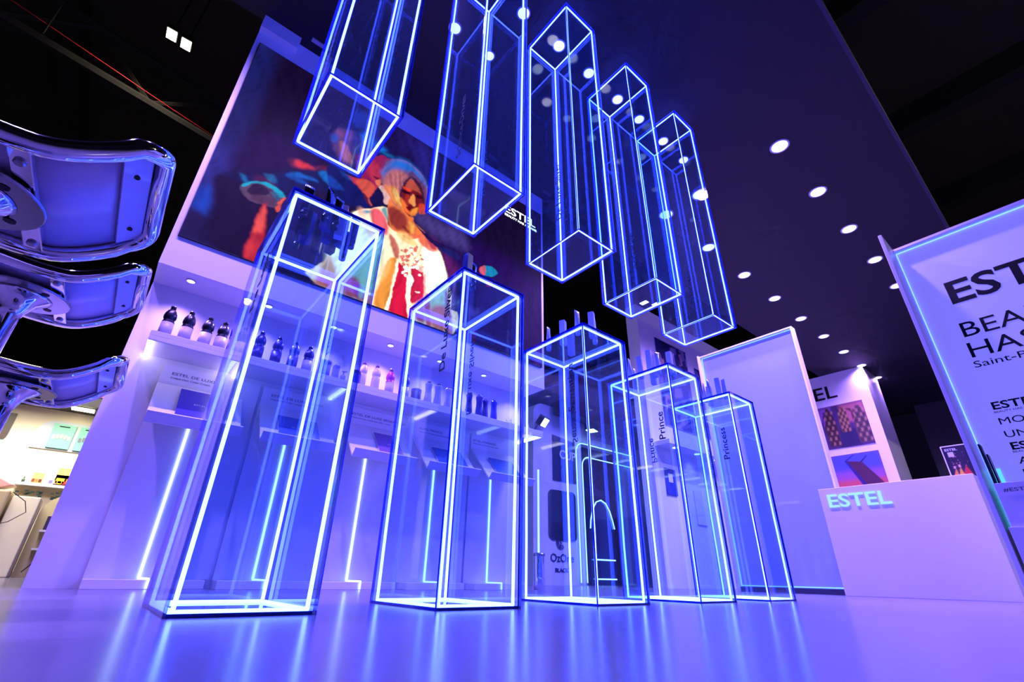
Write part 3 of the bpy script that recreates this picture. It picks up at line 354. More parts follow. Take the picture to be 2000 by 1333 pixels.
downlight('small round ceiling lamp behind the middle of the second hanging column', 1.62, 2.45, zc, 0.045, 0, 'ceiling lamps over the hanging columns')
downlight('large round ceiling lamp at the right edge of the last hanging column', 4.92, 2.12, zc, 0.085, P_CEIL, 'ceiling lamps over the hanging columns')
for i in range(5):
    downlight('bright round ceiling lamp, %s of the right-hand row from the top' % onm[i], 4.92+1.135*i, 1.075, zc, 0.088, P_CEIL, 'right-hand row of ceiling lamps')
for i in range(9):
    downlight('bright round ceiling lamp, %s of the left-hand row from the top' % onm[i], 4.92+1.135*i, 2.64, zc, 0.088, P_CEIL, 'left-hand row of ceiling lamps')
for i, x in enumerate([0.0, 0.53, 1.05, 1.575, 2.10, 2.63, 3.16]):
    downlight('small round lamp in the niche soffit, %s from the left' % onm[i], x, 3.69, 1.975, 0.026, P_NICHE, 'niche soffit lamps', 130)
for i, x in enumerate([0.45, -0.55, -1.5]):  # lamps out of view, added to brighten the left wall
    downlight('added unseen lamp brightening the left wall, above the stools, %s' % ['right', 'middle', 'left'][i], x, 2.2, zc, 0.088, 240, 'added lamps above the stools')
# two small sockets on the ceiling by the wall
bm = BM(); box(bm, 0.20, 0.34, 3.42, 3.46, 4.75, 4.765)
tag(obj('ceiling_socket', bm, mat('socket_white', (180, 175, 190), 0.4)), 'tiny pale socket on the ceiling at the top left of the screen', 'socket')

# ================================================================== neon box columns
BW, BD = 0.3716, 0.519
XL = [0.189, 0.958, 1.770, 2.595, 3.394]
XU = [0.189, 0.982, 1.806, 2.638, 3.456]
def column(name, label, x0, y0, z0, z1, gm, group, top=True, bottom=True):
    t = thing(name, label, 'display column', (x0, y0, z0), group)
    h = z1-z0; th = 0.009
    def pane(a, b, c, d, e, f, ax, nm='glass_pane'):
        bm = BM(); box(bm, a, b, c, d, e, f); bm.faces.ensure_lookup_table(); bm.normal_update()
        for fc in bm.faces:
            if abs(fc.normal[ax]) < 0.5: fc.material_index = 1
        obj(nm, bm, [gm, EDGE], t)
    pane(0, th, th, BD-th, 0, h, 0); pane(BW-th, BW, th, BD-th, 0, h, 0)
    pane(0, BW, 0, th, 0, h, 1); pane(0, BW, BD-th, BD, 0, h, 1)
    if top: pane(th, BW-th, th, BD-th, h-th, h, 2, 'top_pane')
    if bottom: pane(th, BW-th, th, BD-th, 0.0, th, 2, 'bottom_pane')
    i = 0.021; r = 0.0062; zb, zt_ = (0.012, h-0.016)
    P = [(i, i), (BW-i, i), (BW-i, BD-i), (i, BD-i)]
    for k in range(4):
        a, b = P[k], P[(k+1) % 4]
        bm = BM(); n = 5
        tube(bm, [(a[0]+random.uniform(-.0012, .0012), a[1]+random.uniform(-.0012, .0012), zb+(zt_-zb)*q/n) for q in range(n+1)], r, 6); obj('led_tube', bm, NEON, t)
        for z in (zb, zt_):
            bm = BM(); tube(bm, [(a[0], a[1], z), ((a[0]+b[0])/2, (a[1]+b[1])/2, z+random.uniform(-.001, .001)), (b[0], b[1], z)], r, 6); obj('led_tube', bm, NEON, t)
    return t
INK = mat('black_vinyl_letter', (6, 6, 18), 0.4)
low = ['De Luxe', 'De Luxe Silver', 'Sensation', 'Prince', 'Princess']
lb = ['nearest standing glass column outlined in neon, leftmost on the floor', 'second standing neon glass column from the left, marked with silver range name', 'third standing neon glass column, in the middle of the row', 'fourth standing neon glass column, second from the right', 'farthest standing neon glass column, rightmost of the row']
for i in range(5):
    t = column('standing_display_column', lb[i], XL[i], 1.548, 0.0, 1.40, CLEAR, 'neon columns standing on the floor')
    s = low[i]; hh = 0.046
    txt(s, hh, (-0.001, 0.09, 0.90), (0, 0, 1), (0, 1, 0), INK, t, wide=1.15, depth=0.0006, bold=0.0008)
    txt(s, hh, (BW+0.001, 0.46, 0.86), (0, 0, 1), (0, -1, 0), INK, t, wide=1.15, depth=0.0006, bold=0.0008)
up = ['De Luxe', 'Science-Driven', 'De Luxe Silver', 'Sensation', 'Princess']
ub = ['hanging neon glass column at the upper left, nearest to the camera', 'second hanging neon glass column from the left', 'third hanging neon glass column, middle of the five', 'fourth hanging neon glass column, second from the right', 'rightmost and smallest looking hanging neon glass column']
for i in range(5):
    t = column('hanging_display_column', ub[i], XU[i], 1.570, 2.106, 4.647, CLEARH, 'neon columns hanging from the ceiling', False, True)
    txt(up[i], 0.05, (-0.001, 0.15, 0.18), (0, 0, 1), (0, 1, 0), INK, t, wide=1.3, depth=0.0006)
    txt(up[i], 0.05, (BW+0.001, 0.46, 0.30), (0, 0, 1), (0, -1, 0), INK, t, wide=1.3, depth=0.0006)
    bm = BM()
    for (a, b) in ((0.05, 0.06), (BW-0.05, 0.06), (BW-0.05, BD-0.06), (0.05, BD-0.06)):
        tube(bm, [(a, b, 2.541), (a, b, 2.66)], 0.002, 5)
    obj('suspension_wire', bm, STEEL, t)

# ---- products standing on top of the columns
def make_tube(name, h, r, body, cap):
    bm = BM(); n = 20; rings = []
    for k in range(9):
        f = k/8; z = 0.028+(h-0.028)*f; w = r*(1+0.35*f); d = r*(1-f**1.4)+0.0012
        rings.append([bm.verts.new((w*math.cos(q*2*math.pi/n), d*math.sin(q*2*math.pi/n), z)) for q in range(n)])
    for k in range(8):
        for q in range(n):
            fc = bm.faces.new((rings[k][q], rings[k][(q+1) % n], rings[k+1][(q+1) % n], rings[k+1][q])); fc.smooth = True
    bm.faces.new(rings[-1]); bm.faces.new(rings[0][::-1])
    t = bpy.data.objects.new(name, None); COL.objects.link(t)
    obj('tube_body', bm, body, t)
    bm = BM(); lathe(bm, [(r*0.9, 0), (r*0.95, 0.003), (r*0.95, 0.027), (r*0.8, 0.028)], n=18); obj('cap', bm, cap, t)
    return t
def make_carton(name, h, w, d, m, lid):
    t = bpy.data.objects.new(name, None); COL.objects.link(t)
    bm = BM(); box(bm, -w/2, w/2, -d/2, d/2, 0, h*0.985); obj('sleeve', bm, m, t, 0.0012)
    bm = BM(); box(bm, -w/2+.001, w/2-.001, -d/2+.001, d/2-.001, h*0.985, h); obj('end_flap', bm, lid, t)
    return t
LIL = mat('pearl_carton', (214, 196, 214), 0.3, coat=0.4); LIL2 = mat('satin_tube', (206, 196, 216), 0.25, coat=0.3)
BLK = mat('black_foil', (16, 16, 22), 0.2, coat=0.5); CAPW = mat('white_cap', (220, 220, 226), 0.35); NAVY = mat('navy_carton', (30, 34, 110), 0.35, coat=0.3)
items = {
 0: [('carton', .30, 1.80, 'b', .3), ('tube', .27, 1.70, 'b', 0), ('carton', .33, 1.87, 'n', .5), ('carton', .365, 1.72, 'n', .9), ('tube', .395, 1.69, 'b', .3),
     ('carton', .430, 1.735, 'p', -.3), ('carton', .455, 1.79, 'n', .2), ('tube', .500, 1.77, 'b', .2), ('tube', .505, 1.88, 'n', 0), ('carton', .44, 1.865, 'b', .2),
     ('carton', .39, 1.90, 'b', -.4), ('tube', .31, 1.93, 'b', .4), ('carton', .40, 1.80, 'n', .1), ('tube', .345, 1.66, 'b', .6)],
 1: [('tube', 1.108, 1.69, 'b', .2), ('carton', 1.15, 1.91, 'b', 0), ('carton', 1.05, 1.66, 'n', .2)],
 2: [('tube', 1.885, 1.945, 'p', .3), ('carton', 1.90, 1.83, 'p', .4), ('carton', 2.045, 1.90, 'p', .1), ('tube', 1.865, 1.675, 'p', 0), ('carton', 1.955, 1.640, 'p', .5), ('tube', 2.030, 1.685, 'p', .2)],
 3: [('tube', 2.665, 1.905, 'p', .2), ('carton', 2.70, 1.84, 'p', .4), ('carton', 2.66, 1.73, 'p', .2), ('tube', 2.715, 1.70, 'p', -.3), ('carton', 2.755, 1.76, 'p', 0), ('tube', 2.84, 1.99, 'p', .2), ('carton', 2.87, 1.85, 'p', .3), ('tube', 2.83, 1.65, 'p', 1.2), ('carton', 2.79, 1.65, 'p', .1)],
 4: [('tube', 3.50, 1.80, 'p', .2), ('tube', 3.455, 1.735, 'p', 0), ('carton', 3.50, 1.68, 'p', .3), ('tube', 3.535, 1.65, 'p', 1.1), ('carton', 3.62, 1.82, 'p', .1)],
}
mm = {'b': BLK, 'n': NAVY, 'p': LIL}; mt2 = {'b': BLK, 'n': NAVY, 'p': LIL2}; cname = {'b': 'black', 'n': 'navy', 'p': 'pearl pink'}
protos = {}
for ci, lst in items.items():
    cnt = {}
    srt = sorted(lst, key=lambda q: q[1]-q[2]*0.81)
    for (k, x, y, c, a) in srt:
        key = (k, c)
        if key not in protos:
            p = make_tube('hair_colour_tube', 0.165, 0.016, mt2[c], CAPW if c == 'p' else BLK) if k == 'tube' else make_carton('hair_colour_carton', 0.17, 0.036, 0.036, mm[c], mm[c])
            o = p
        else: o = clone(protos[key])
        protos.setdefault(key, o)
        cnt[key] = cnt.get(key, 0)+1; tot = sum(1 for q in lst if q[0] == k and q[3] == c)
        where = 'on the %s standing column' % ['nearest', 'second', 'third', 'fourth', 'farthest'][ci]
        kind = '%s %s' % (cname[c], 'tube' if k == 'tube' else 'carton')
        desc = ('the only %s %s' % (kind, where)) if tot == 1 else ('%s from the left of the %ss %s' % (onm[cnt[key]-1], kind, where))
        tag(o, desc, 'tube' if k == 'tube' else 'carton', 'hair colour packs '+where)
        o.location = (x, y, 1.4); o.rotation_euler = (0, 0, a)

# ================================================================== niche: shelves, bottles, lecterns, neon
def shelf(label, x0, x1, lt, rt):
    t = thing('wall_shelf', label, 'shelf', (x0, 3.70, 1.40), 'white product shelves on the left wall'); w = x1-x0
    bm = BM(); box(bm, 0, w, -0.20, 0.19, 0.030, 0.065); box(bm, 0, w, -0.20, -0.185, 0.0, 0.030); obj('board', bm, WHITE, t, 0.002)
    bm = BM(); box(bm, 0.01, w-0.01, -0.184, -0.176, 0.020, 0.0295); obj('light_strip', bm, emis('shelf_glow', (1.6, 1.2, 2.2)), t)
    for flag, xx in ((lt, 0.0), (rt, w-0.022)):
        if flag:
            bm = BM(); box(bm, xx, xx+0.022, -0.18, 0.185, 0.005, 0.0295); obj('end_light', bm, emis('shelf_end_glow', (5, 4.4, 6)), t)
    return t
shelf('short white wall shelf at the left, holding four black-topped bottles', -0.10, 0.41, True, True)
shelf('long white wall shelf holding most of the bottles and jars', 0.44, 3.29, False, True)
def bottle(name, prof, colors, splits, label_band=None):
    t = bpy.data.objects.new(name, None); COL.objects.link(t)
    for (nm, a, b, m) in splits:
        bm = BM(); lathe(bm, prof[a:b], n=20); obj(nm, bm, m, t)
    if label_band:
        r, z0, z1, m = label_band
        bm = BM(); lathe(bm, [(r, z0), (r, z1)], n=20); obj('label_band', bm, m, t)
    return t
def squeeze(h, r):
    s = h/0.25
    return [(r*.9, 0), (r, .004*s), (r, .10*s), (r*.98, .125*s), (r*.86, .137*s), (r*.86, .143*s), (r*1.02, .152*s), (r*1.04, .17*s), (r*.95, .19*s), (r*.72, .21*s), (r*.45, .224*s), (r*.36, .228*s),
            (r*.44, .2285*s), (r*.44, .246*s), (r*.40, .25*s)]
def waisted(h, r):
    s = h/0.25
    return [(r*.95, 0), (r, .004*s), (r*.95, .07*s), (r*.8, .13*s), (r*.76, .17*s), (r*.86, .20*s), (r*.95, .222*s), (r*.9, .230*s), (r*.5, .232*s), (r*.48, .233*s), (r*.50, .2335*s), (r*.52, .247*s), (r*.3, .25*s)]
LBL = mat('pale_bottle_label', (200, 190, 214), 0.4)
def m_(n, c, rough=0.3): return mat(n, c, rough, coat=0.3)
bots = [
 # x, height, radius, kind, body, cap, label colour, description
 (-0.035, .235, .036, 's', m_('bottle_black', (22, 18, 34)), None, 1, 'black-topped bottle with pale label, leftmost on the short shelf'),
 (0.075, .235, .036, 's', m_('bottle_black', (0,)), None, 1, 'black-topped bottle with pale label, second on the short shelf'),
 (0.19, .232, .036, 's', m_('bottle_black', (0,)), None, 1, 'black-topped bottle with pale label, third on the short shelf'),
 (0.285, .230, .036, 's', m_('bottle_black', (0,)), None, 1, 'black-topped bottle with pale label, rightmost on the short shelf'),
 (0.53, .240, .036, 's', m_('bottle_navy', (44, 38, 120)), None, 0, 'dark navy bottle, leftmost on the long shelf'),
 (0.655, .236, .036, 's', m_('bottle_navy', (0,)), None, 0, 'dark navy bottle, second on the long shelf'),
 (0.775, .236, .036, 's', m_('bottle_navy', (0,)), None, 0, 'dark navy bottle, third on the long shelf'),
 (0.885, .232, .036, 's', m_('bottle_navy', (0,)), None, 1, 'dark navy bottle with pale label, fourth on the long shelf'),
 (1.02, .150, .044, 'j', m_('jar_violet', (96, 84, 170)), m_('cap_lilac', (150, 140, 200)), 0, 'wide violet jar right of the navy bottles'),
 (1.11, .135, .022, 'c', m_('bottle_lilac', (150, 140, 205)), None, 0, 'small square lilac carton between the wide jar and the pump'),
 (1.175, .110, .021, 'p', m_('bottle_lilac', (0,)), m_('cap_dark', (20, 18, 40)), 0, 'small pump dispenser bottle beside the lilac carton'),
 (1.27, .135, .040, 'j', m_('jar_blue', (70, 74, 170)), m_('cap_dark', (0,)), 0, 'squat blue jar with dark lid right of the pump bottle'),
 (1.335, .232, .030, 's', m_('bottle_white', (232, 214, 236)), m_('cap_mauve', (150, 90, 150)), 0, 'white bottle with mauve cap, left one of the pair'),
 (1.45, .236, .035, 's', m_('bottle_white', (0,)), m_('cap_mauve', (0,)), 0, 'white bottle with mauve cap, next to the pink bottle'),
 (1.58, .240, .036, 's', m_('bottle_pink', (206, 70, 176)), m_('cap_mauve', (0,)), 1, 'pink bottle on the long shelf'),
 (1.73, .238, .032, 's', m_('bottle_violet', (70, 50, 160)), None, 1, 'violet bottle right of the pink bottle'),
 (1.84, .120, .044, 'j', m_('jar_dark', (34, 30, 90)), m_('cap_lilac', (0,)), 0, 'dark jar with lilac lid in the middle of the long shelf'),
 (1.96, .226, .036, 'w', m_('bottle_pale', (190, 190, 236)), m_('cap_dark', (0,)), 0, 'pale waisted bottle, left of three'),
 (2.06, .228, .036, 'w', m_('bottle_pale', (0,)), m_('cap_dark', (0,)), 0, 'pale waisted bottle, middle of three'),
 (2.17, .226, .034, 'w', m_('bottle_pale', (0,)), m_('cap_mauve', (0,)), 0, 'pale waisted bottle, right of three'),
 (2.28, .220, .034, 'w', m_('bottle_ink', (38, 34, 130)), None, 0, 'ink blue waisted bottle, leftmost of five'),
 (2.41, .235, .035, 'w', m_('bottle_ink', (0,)), None, 0, 'ink blue waisted bottle, second of five'),
 (2.53, .240, .038, 'w', m_('bottle_ink', (0,)), None, 0, 'ink blue waisted bottle, third of five and the widest'),
 (2.605, .215, .032, 'w', m_('bottle_ink', (0,)), None, 0, 'ink blue waisted bottle, fourth of five'),
 (2.71, .230, .036, 'w', m_('bottle_cobalt', (60, 62, 170)), None, 0, 'cobalt waisted bottle, rightmost bottle on the shelf'),
]
DLAB = mat('dark_bottle_label', (60, 50, 130), 0.4)
for (x, h, r, k, body, cap, lab, desc) in bots:
    cap = cap or body
    if k in 'sw':
        pr = squeeze(h, r) if k == 's' else waisted(h, r)
        cut = 11 if k == 's' else 9
        t = bottle('shampoo_bottle', pr, None, [('body', 0, cut+1, body), ('cap', cut+1, len(pr), cap)],
                   (r*1.03, .012, h*0.46, LBL if lab else DLAB) if (k == 's' and body.name not in ('bottle_white',)) else None)
        cat = 'bottle'
    elif k == 'j':
        t = bottle('cream_jar', [(r*.95, 0), (r, .004), (r, h*.78), (r*.98, h*.8), (r*1.05, h*.8), (r*1.05, h*.98), (r, h)], None, [('body', 0, 4, body), ('lid', 4, 7, cap)]); cat = 'jar'
    elif k == 'c':
        t = bpy.data.objects.new('serum_carton', None); COL.objects.link(t); bm = BM(); box(bm, -r, r, -r, r, 0, h*.98); obj('sleeve', bm, body, t, .001)
        bm = BM(); box(bm, -r*.96, r*.96, -r*.96, r*.96, h*.98, h); obj('end_flap', bm, body, t); cat = 'carton'
    else:
        t = bottle('pump_bottle', [(r, 0), (r, h*.6), (r*.5, h*.66), (r*.4, h*.68)], None, [('body', 0, 4, body)]); cat = 'bottle'
        bm = BM(); tube(bm, [(0, 0, h*.68), (0, 0, h*.92), (.02, 0, h*1.0), (.03, 0, h*.96)], .005, 8); box(bm, -.012, .014, -.009, .009, h*.9, h*.97); obj('pump', bm, cap, t)
    tag(t, desc, cat, 'bottles and jars on the wall shelves'); t.location = (x, 3.60, 1.465)
GL = mat('little_glass', (200, 210, 240), 0.1, coat=0.5)
for i, (x, h) in enumerate(((2.86, .05), (2.92, .065), (2.99, .04), (3.08, .05), (3.15, .06))):
    bm = BM(); lathe(bm, [(.011, 0), (.012, h*.6), (.005, h*.7), (.006, h)], n=12)
    o = tag(obj('ampoule', bm, GL), 'tiny glass ampoule near the right end of the long shelf, %s from the left' % onm[i], 'ampoule', 'ampoules on the shelf'); o.location = (x, 3.58, 1.465)

GREYT = mat('grey_vinyl_print', (58, 46, 96), 0.5)
heads = ['ESTEL DE LUXE', 'ESTEL DE LUXE SILVER', 'ESTEL DE LUXE SENSATION', 'ESTEL PRINCE', 'ESTEL PRINCESS']
subs = ['Cream Hair Color Cream', 'Cream Hair Color Cream for Grey Hair', 'Ammonia free cream hair color cream', 'Permanent cream hair color cream', 'Permanent cream hair color cream']
BAY = 0.655
bmat = [m_('booklet_violet', (70, 60, 190), 0.25), m_('booklet_blue', (84, 110, 190), 0.3), m_('booklet_mauve', (128, 96, 176), 0.3), m_('booklet_steel', (70, 110, 180), 0.3), m_('booklet_sky', (40, 110, 190), 0.3)]
PG = mat('paper_edge', (225, 222, 235), 0.5)
# lower panels of the niche wall: one per bay
for i in range(5):
    x0 = 0.03+BAY*i
    t = thing('niche_bay_panel', 'white lower wall panel with plinth and printed heading, %s bay from the left' % onm[i], 'wall panel', (x0, 3.89, 0), 'lower panels of the display wall')
    bm = BM(); box(bm, 0, 0.63, -0.016, -0.003, 0.05, 1.975-0.58); obj('panel', bm, WHITE, t, 0.002)
    bm = BM(); box(bm, 0, 0.295, -0.19, -0.003, 0, 0.05); obj('plinth', bm, WHITE, t, 0.002)
    bm = BM(); box(bm, 0.30, 0.60, -0.12, -0.003, 0, 0.05); obj('plinth', bm, WHITE, t, 0.002)
    txt(heads[i], 0.020, (0.06 if i < 4 else 0.02, -0.0168, 1.325), (1, 0, 0), (0, 0, 1), GREYT, t, 'heading_lettering', wide=1.5, depth=0.0004)
    txt(subs[i], 0.013, (0.06 if i < 4 else 0.02, -0.0168, 1.298), (1, 0, 0), (0, 0, 1), GREYT, t, 'small_lettering', wide=1.3, depth=0.0004)
    # neon on the panel: down the wall, over the plinth and to the floor
    nx = 0.29-0.03 if i == 0 else [0, .925, 1.58, 2.25, 2.905][i]-x0
    nx = [0.262, 0.242, 0.242, 0.257, 0.257][i]
    bm = BM(); tube(bm, [(nx, -0.022, 0.985), (nx, -0.022, 0.058)], 0.008, 6)
    tag_o = obj('neon_strip', bm, NEONW, t)
    bm = BM(); tube(bm, [(nx, -0.022, 0.056), (nx+0.036, -0.20, 0.056), (nx+0.036, -0.20, 0.004)], 0.006, 6); oo = obj('plinth_run', bm, NEONW, tag_o)
    # lectern: tilted back board with lip
    lx = x0
    L = thing('booklet_lectern', 'white slanted wall lectern, %s from the left' % onm[i], 'lectern', (lx, 3.878, 0), 'slanted lecterns on the display wall'); w = 0.53
    tw = 0.012
    bm = BM(); prism(bm, [(0, 1.240), (-0.325, 0.903), (-0.335, 0.912), (-0.01, 1.250)], 0, 0, w); obj('board', bm, WHITE, L, 0.001)
    bm = BM(); prism(bm, [(-0.325, 0.903), (-0.378, 0.963), (-0.370, 0.970), (-0.325, 0.918)], 0, 0, w); obj('lip', bm, WHITE, L, 0.001)
    # brochure on the lectern
    bx, bw, bh = [(0.142, 0.26, 0.41), (0.12, 0.29, 0.32), (0.24, 0.21, 0.35), (0.14, 0.31, 0.30), (0.135, 0.29, 0.315)][i]
    B = thing('booklet', ['violet', 'pale blue', 'mauve', 'steel blue', 'sky blue'][i]+' booklet resting on the %s lectern from the left' % onm[i], 'booklet', (lx+bx, 3.878, 0), 'booklets on the lecterns')
    d = Vector((0, 0.325, 0.337)).normalized(); n = Vector((0, -d.z, d.y)); base = Vector((0, -0.328, 0.915))+n*0.003
    def slab(o0, o1, ww, x_=0.0, bh=bh, base=base, n=n, d=d):
        bm = BM(); q = []
        for xx in (x_, x_+ww):
            for (a, b) in ((0, o0), (bh, o0), (bh, o1), (0, o1)): q.append(bm.verts.new((xx, *(base+d*a+n*b)[1:])))
        for f in ((0,1,2,3),(4,7,6,5),(0,4,5,1),(1,5,6,2),(2,6,7,3),(3,7,4,0)): bm.faces.new([q[k] for k in f])
        return bm
    obj('pages', slab(0.003, 0.015, bw-0.004), PG, B); obj('cover', slab(0.015, 0.019, bw), bmat[i], B)
    ux = Vector((1, 0, 0)); pp = base+d*(bh*0.55)+n*0.0198
    txt('ESTEL', 0.016, (0.09, pp.y, pp.z), (1, 0, 0), tuple(d), PG, B, 'cover_lettering', wide=1.3, depth=0.0002)
# sixth free-standing neon with chrome bin
t = thing('chrome_bin', 'round chrome bin at the right end of the display wall', 'bin', (3.50, 3.80, 0))
bm = BM(); lathe(bm, [(.052, 0), (.055, .01), (.055, .31), (.052, .315)], n=32); obj('shell', bm, CHROME, t)
bm = BM(); lathe(bm, [(.058, .298), (.058, .322), (.03, .328)], n=32); obj('rim', bm, STEEL, t)
bm = BM(); tube(bm, [(3.575, 3.89, .0), (3.575, 3.89, 1.17)], 0.010, 8)
tag(obj('neon_post', bm, NEONW), 'upright white neon post beyond the right end of the display wall', 'neon strip')
# ================================================================== right side: counter, lit panels, posters
t = thing('reception_counter', 'white front counter with glowing pale letters at the right', 'counter', (6.05, 1.34, 0))
bm = BM(); box(bm, 0, 0.05, -0.64, 0.665, 0, 1.04); box(bm, 0.05, 0.335, -0.64, -0.60, 0, 1.04); box(bm, 0.05, 0.335, 0.625, 0.665, 0, 1.04); obj('body', bm, WHITE, t, 0.003)
bm = BM(); box(bm, 0.05, 0.335, -0.60, 0.625, 1.0, 1.035); obj('worktop', bm, WHITE_GLOSS, t)
txt('ESTEL', 0.135, (-0.004, 0.605, 0.845), (0, -1, -0.012), (0, 0, 1), emis('mint_sign', (0.42, 0.85, 1.0)), t, 'sign_lettering', wide=1.22, depth=0.008, bold=0.002)
# things on the counter
SG = mat('sign_frame_white', (232, 226, 236), 0.35)
t = thing('tabletop_sign', 'small upright sign with dark picture and white frame on the counter', 'sign', (6.28, 0.79, 1.037))
bm = BM(); box(bm, 0, 0.015, -0.10, 0.10, 0, 0.32); obj('frame', bm, SG, t, 0.002)
sh = [([(0.02, .30), (.16, .30), (.16, .02), (.02, .02)], (40, 26, 44), .01, 1, 1)]
for i in range(26):
    a, b = random.uniform(.02, .15), random.uniform(.05, .24)
    sh.append(([(a, b), (a+.008, b+.002), (a+.006, b+.009), (a-.001, b+.007)], random.choice([(190, 110, 110), (150, 90, 120), (210, 150, 120), (90, 60, 90)]), .004, .8, 1))
sh += [([(.02, .02), (.05, .09), (.06, .02)], (205, 130, 60), .01, .9, 1), ([(.09, .02), (.13, .11), (.16, .02)], (190, 40, 44), .01, .9, 1), ([(.06, .02), (.085, .10), (.10, .02)], (220, 160, 50), .01, .9, 1),
       ([(.035, .09), (.05, .085), (.052, .11), (.038, .112)], (220, 170, 150), .005, .9, 1), ([(.075, .10), (.09, .095), (.092, .12), (.078, .122)], (225, 175, 150), .005, .9, 1),
       ([(.03, .20), (.075, .20), (.075, .245), (.03, .245)], (200, 196, 220), .003, 1, 1)]
pict_mesh('poster_print', 0, .18, 0, .30, 0.004, (24, 18, 34), sh, picture('sign_print'), t, xplane(-0.002, 0.09, 0.01))
txt('ESTEL', 0.022, (-0.004, 0.075, 0.268), (0, -1, 0), (0, 0, 1), SG, t, 'lettering', wide=1.25, depth=0.0004, bold=0.0006)
bm = BM(); box(bm, 0, .10, 0, .21, 0, .018); box(bm, .01, .10, .01, .20, .018, .022); o = obj('leaflet_stack', bm, mat('leaflet_lilac', (170, 160, 200), 0.4)); o.location = (6.25, 1.06, 1.037); tag(o, 'low stack of pale leaflets lying on the counter beside the sign', 'leaflets')

def lit_panel(name, label, x, ya, yb, h, fin_y, fin_dir_depth, top_led=True, left_led=True, right=False):
    """flat glossy white panel facing -x, with white frame edges and blue light strips tucked along them"""
    t = thing(name, label, 'light panel', (x, 0, 0))
    bm = BM(); box(bm, 0, 0.06, ya, yb, 0.0, h); obj('panel', bm, GLOWPANEL if x > 6 else GLOWPANEL2, t)
    return t
BLUEL = emis('blue_led_line', (0.35, 0.9, 7.0))
# far panel, behind the counter
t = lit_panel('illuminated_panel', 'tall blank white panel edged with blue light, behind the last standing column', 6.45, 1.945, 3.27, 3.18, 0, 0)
bm = BM(); box(bm, -0.055, 0.06, 1.925, 1.945, 0, 3.20); obj('side_frame', bm, WHITE, t); bm = BM(); box(bm, -0.10, 0.06, 3.27, 3.29, 0, 3.20); obj('side_frame', bm, WHITE, t)
bm = BM(); box(bm, -0.055, 0.06, 1.945, 3.27, 3.18, 3.20); obj('top_frame', bm, WHITE, t)
for nm, (a, b, c, d) in (('top_light', (1.95, 3.265, 3.173, 3.178)), ('side_light', (3.258, 3.266, 0.06, 3.17)), ('side_light', (1.949, 1.955, 1.2, 3.17)), ('bottom_light', (1.95, 3.265, 0.062, 0.072))):
    bm = BM(); box(bm, -0.012, -0.002, a, b, c, d); obj(nm, bm, BLUEL, t)
bm = BM(); box(bm, -0.04, 0.0, 1.945, 3.27, 0.0, 0.055); obj('base_rail', bm, mat('base_rail_dark', (46, 50, 90), 0.4), t)
# near panel with the large lettering
XR = 5.57
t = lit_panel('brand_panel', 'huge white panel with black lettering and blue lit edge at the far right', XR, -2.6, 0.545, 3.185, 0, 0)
bm = BM(); prism(bm, [(-0.44, 0.0), (0.0, 0.0), (0.06, 0.0), (0.06, 3.215), (-0.44, 3.215)], 1, 0.545, 0.575); obj('side_fin', bm, WHITE, t, 0.002)
bm = BM(); box(bm, -0.07, 0.06, -2.6, 0.545, 3.19, 3.215); obj('top_frame', bm, WHITE, t)
for nm, (a, b, c, d) in (('top_light', (-2.6, 0.54, 3.180, 3.185)), ('side_light', (0.537, 0.542, 0.9, 3.18))):
    bm = BM(); box(bm, -0.012, -0.002, a, b, c, d); obj(nm, bm, BLUEL, t)
bm = BM(); box(bm, -0.012, -0.004, 0.47, 0.541, 0.52, 0.98); obj('lower_light', bm, emis('cyan_led', (0.13, 0.75, 1.6)), t)
def rt(s, h, y, z, wide=1.2, bold=0.0, nm='lettering'): txt(s, h, (-0.003, y, z), (0, -1, 0), (0, 0, 1), BLACK, t, nm, wide=wide, depth=0.001, bold=bold)
rt('ESTEL', 0.235, 0.325, 2.48, 1.22, 0.007); rt('BEAUTY', 0.150, 0.345, 2.135, 1.22, 0.0); rt('HAS A NAME', 0.150, 0.355, 1.935, 1.22, 0.0)
rt('Saint-Petersburg', 0.062, 0.352, 1.84, 1.45)
yy = 1.455
for s, h, bo in (('ESTEL', .064, .002), ('BEAUTY HAS A NAME', .019, 0), ('MONEY', .056, 0), ('UNITY', .056, 0), ('ESTEL', .060, .002), ('BEAUTY HAS A NAME', .018, 0), ('AZ', .056, 0), ('ESTEL', .060, .002), ('BEAUTY HAS A NAME', .018, 0), ('THE', .05, 0)):
    pass
for s, h, z, y, bo in (('ESTEL', .066, 1.455, .36, .002), ('BEAUTY HAS A NAME', .017, 1.425, .36, 0), ('MON AMOUR', .058, 1.325, .36, 0), ('UNITY', .058, 1.215, .36, 0), ('ESTEL', .060, 1.115, .355, .002), ('BEAUTY HAS A NAME', .017, 1.09, .355, 0), ('AZ', .056, 1.00, .345, 0), ('ESTEL', .058, .90, .35, .002), ('BEAUTY HAS A NAME', .017, .875, .35, 0)):
    rt(s, h, y, z, 1.3, bo)
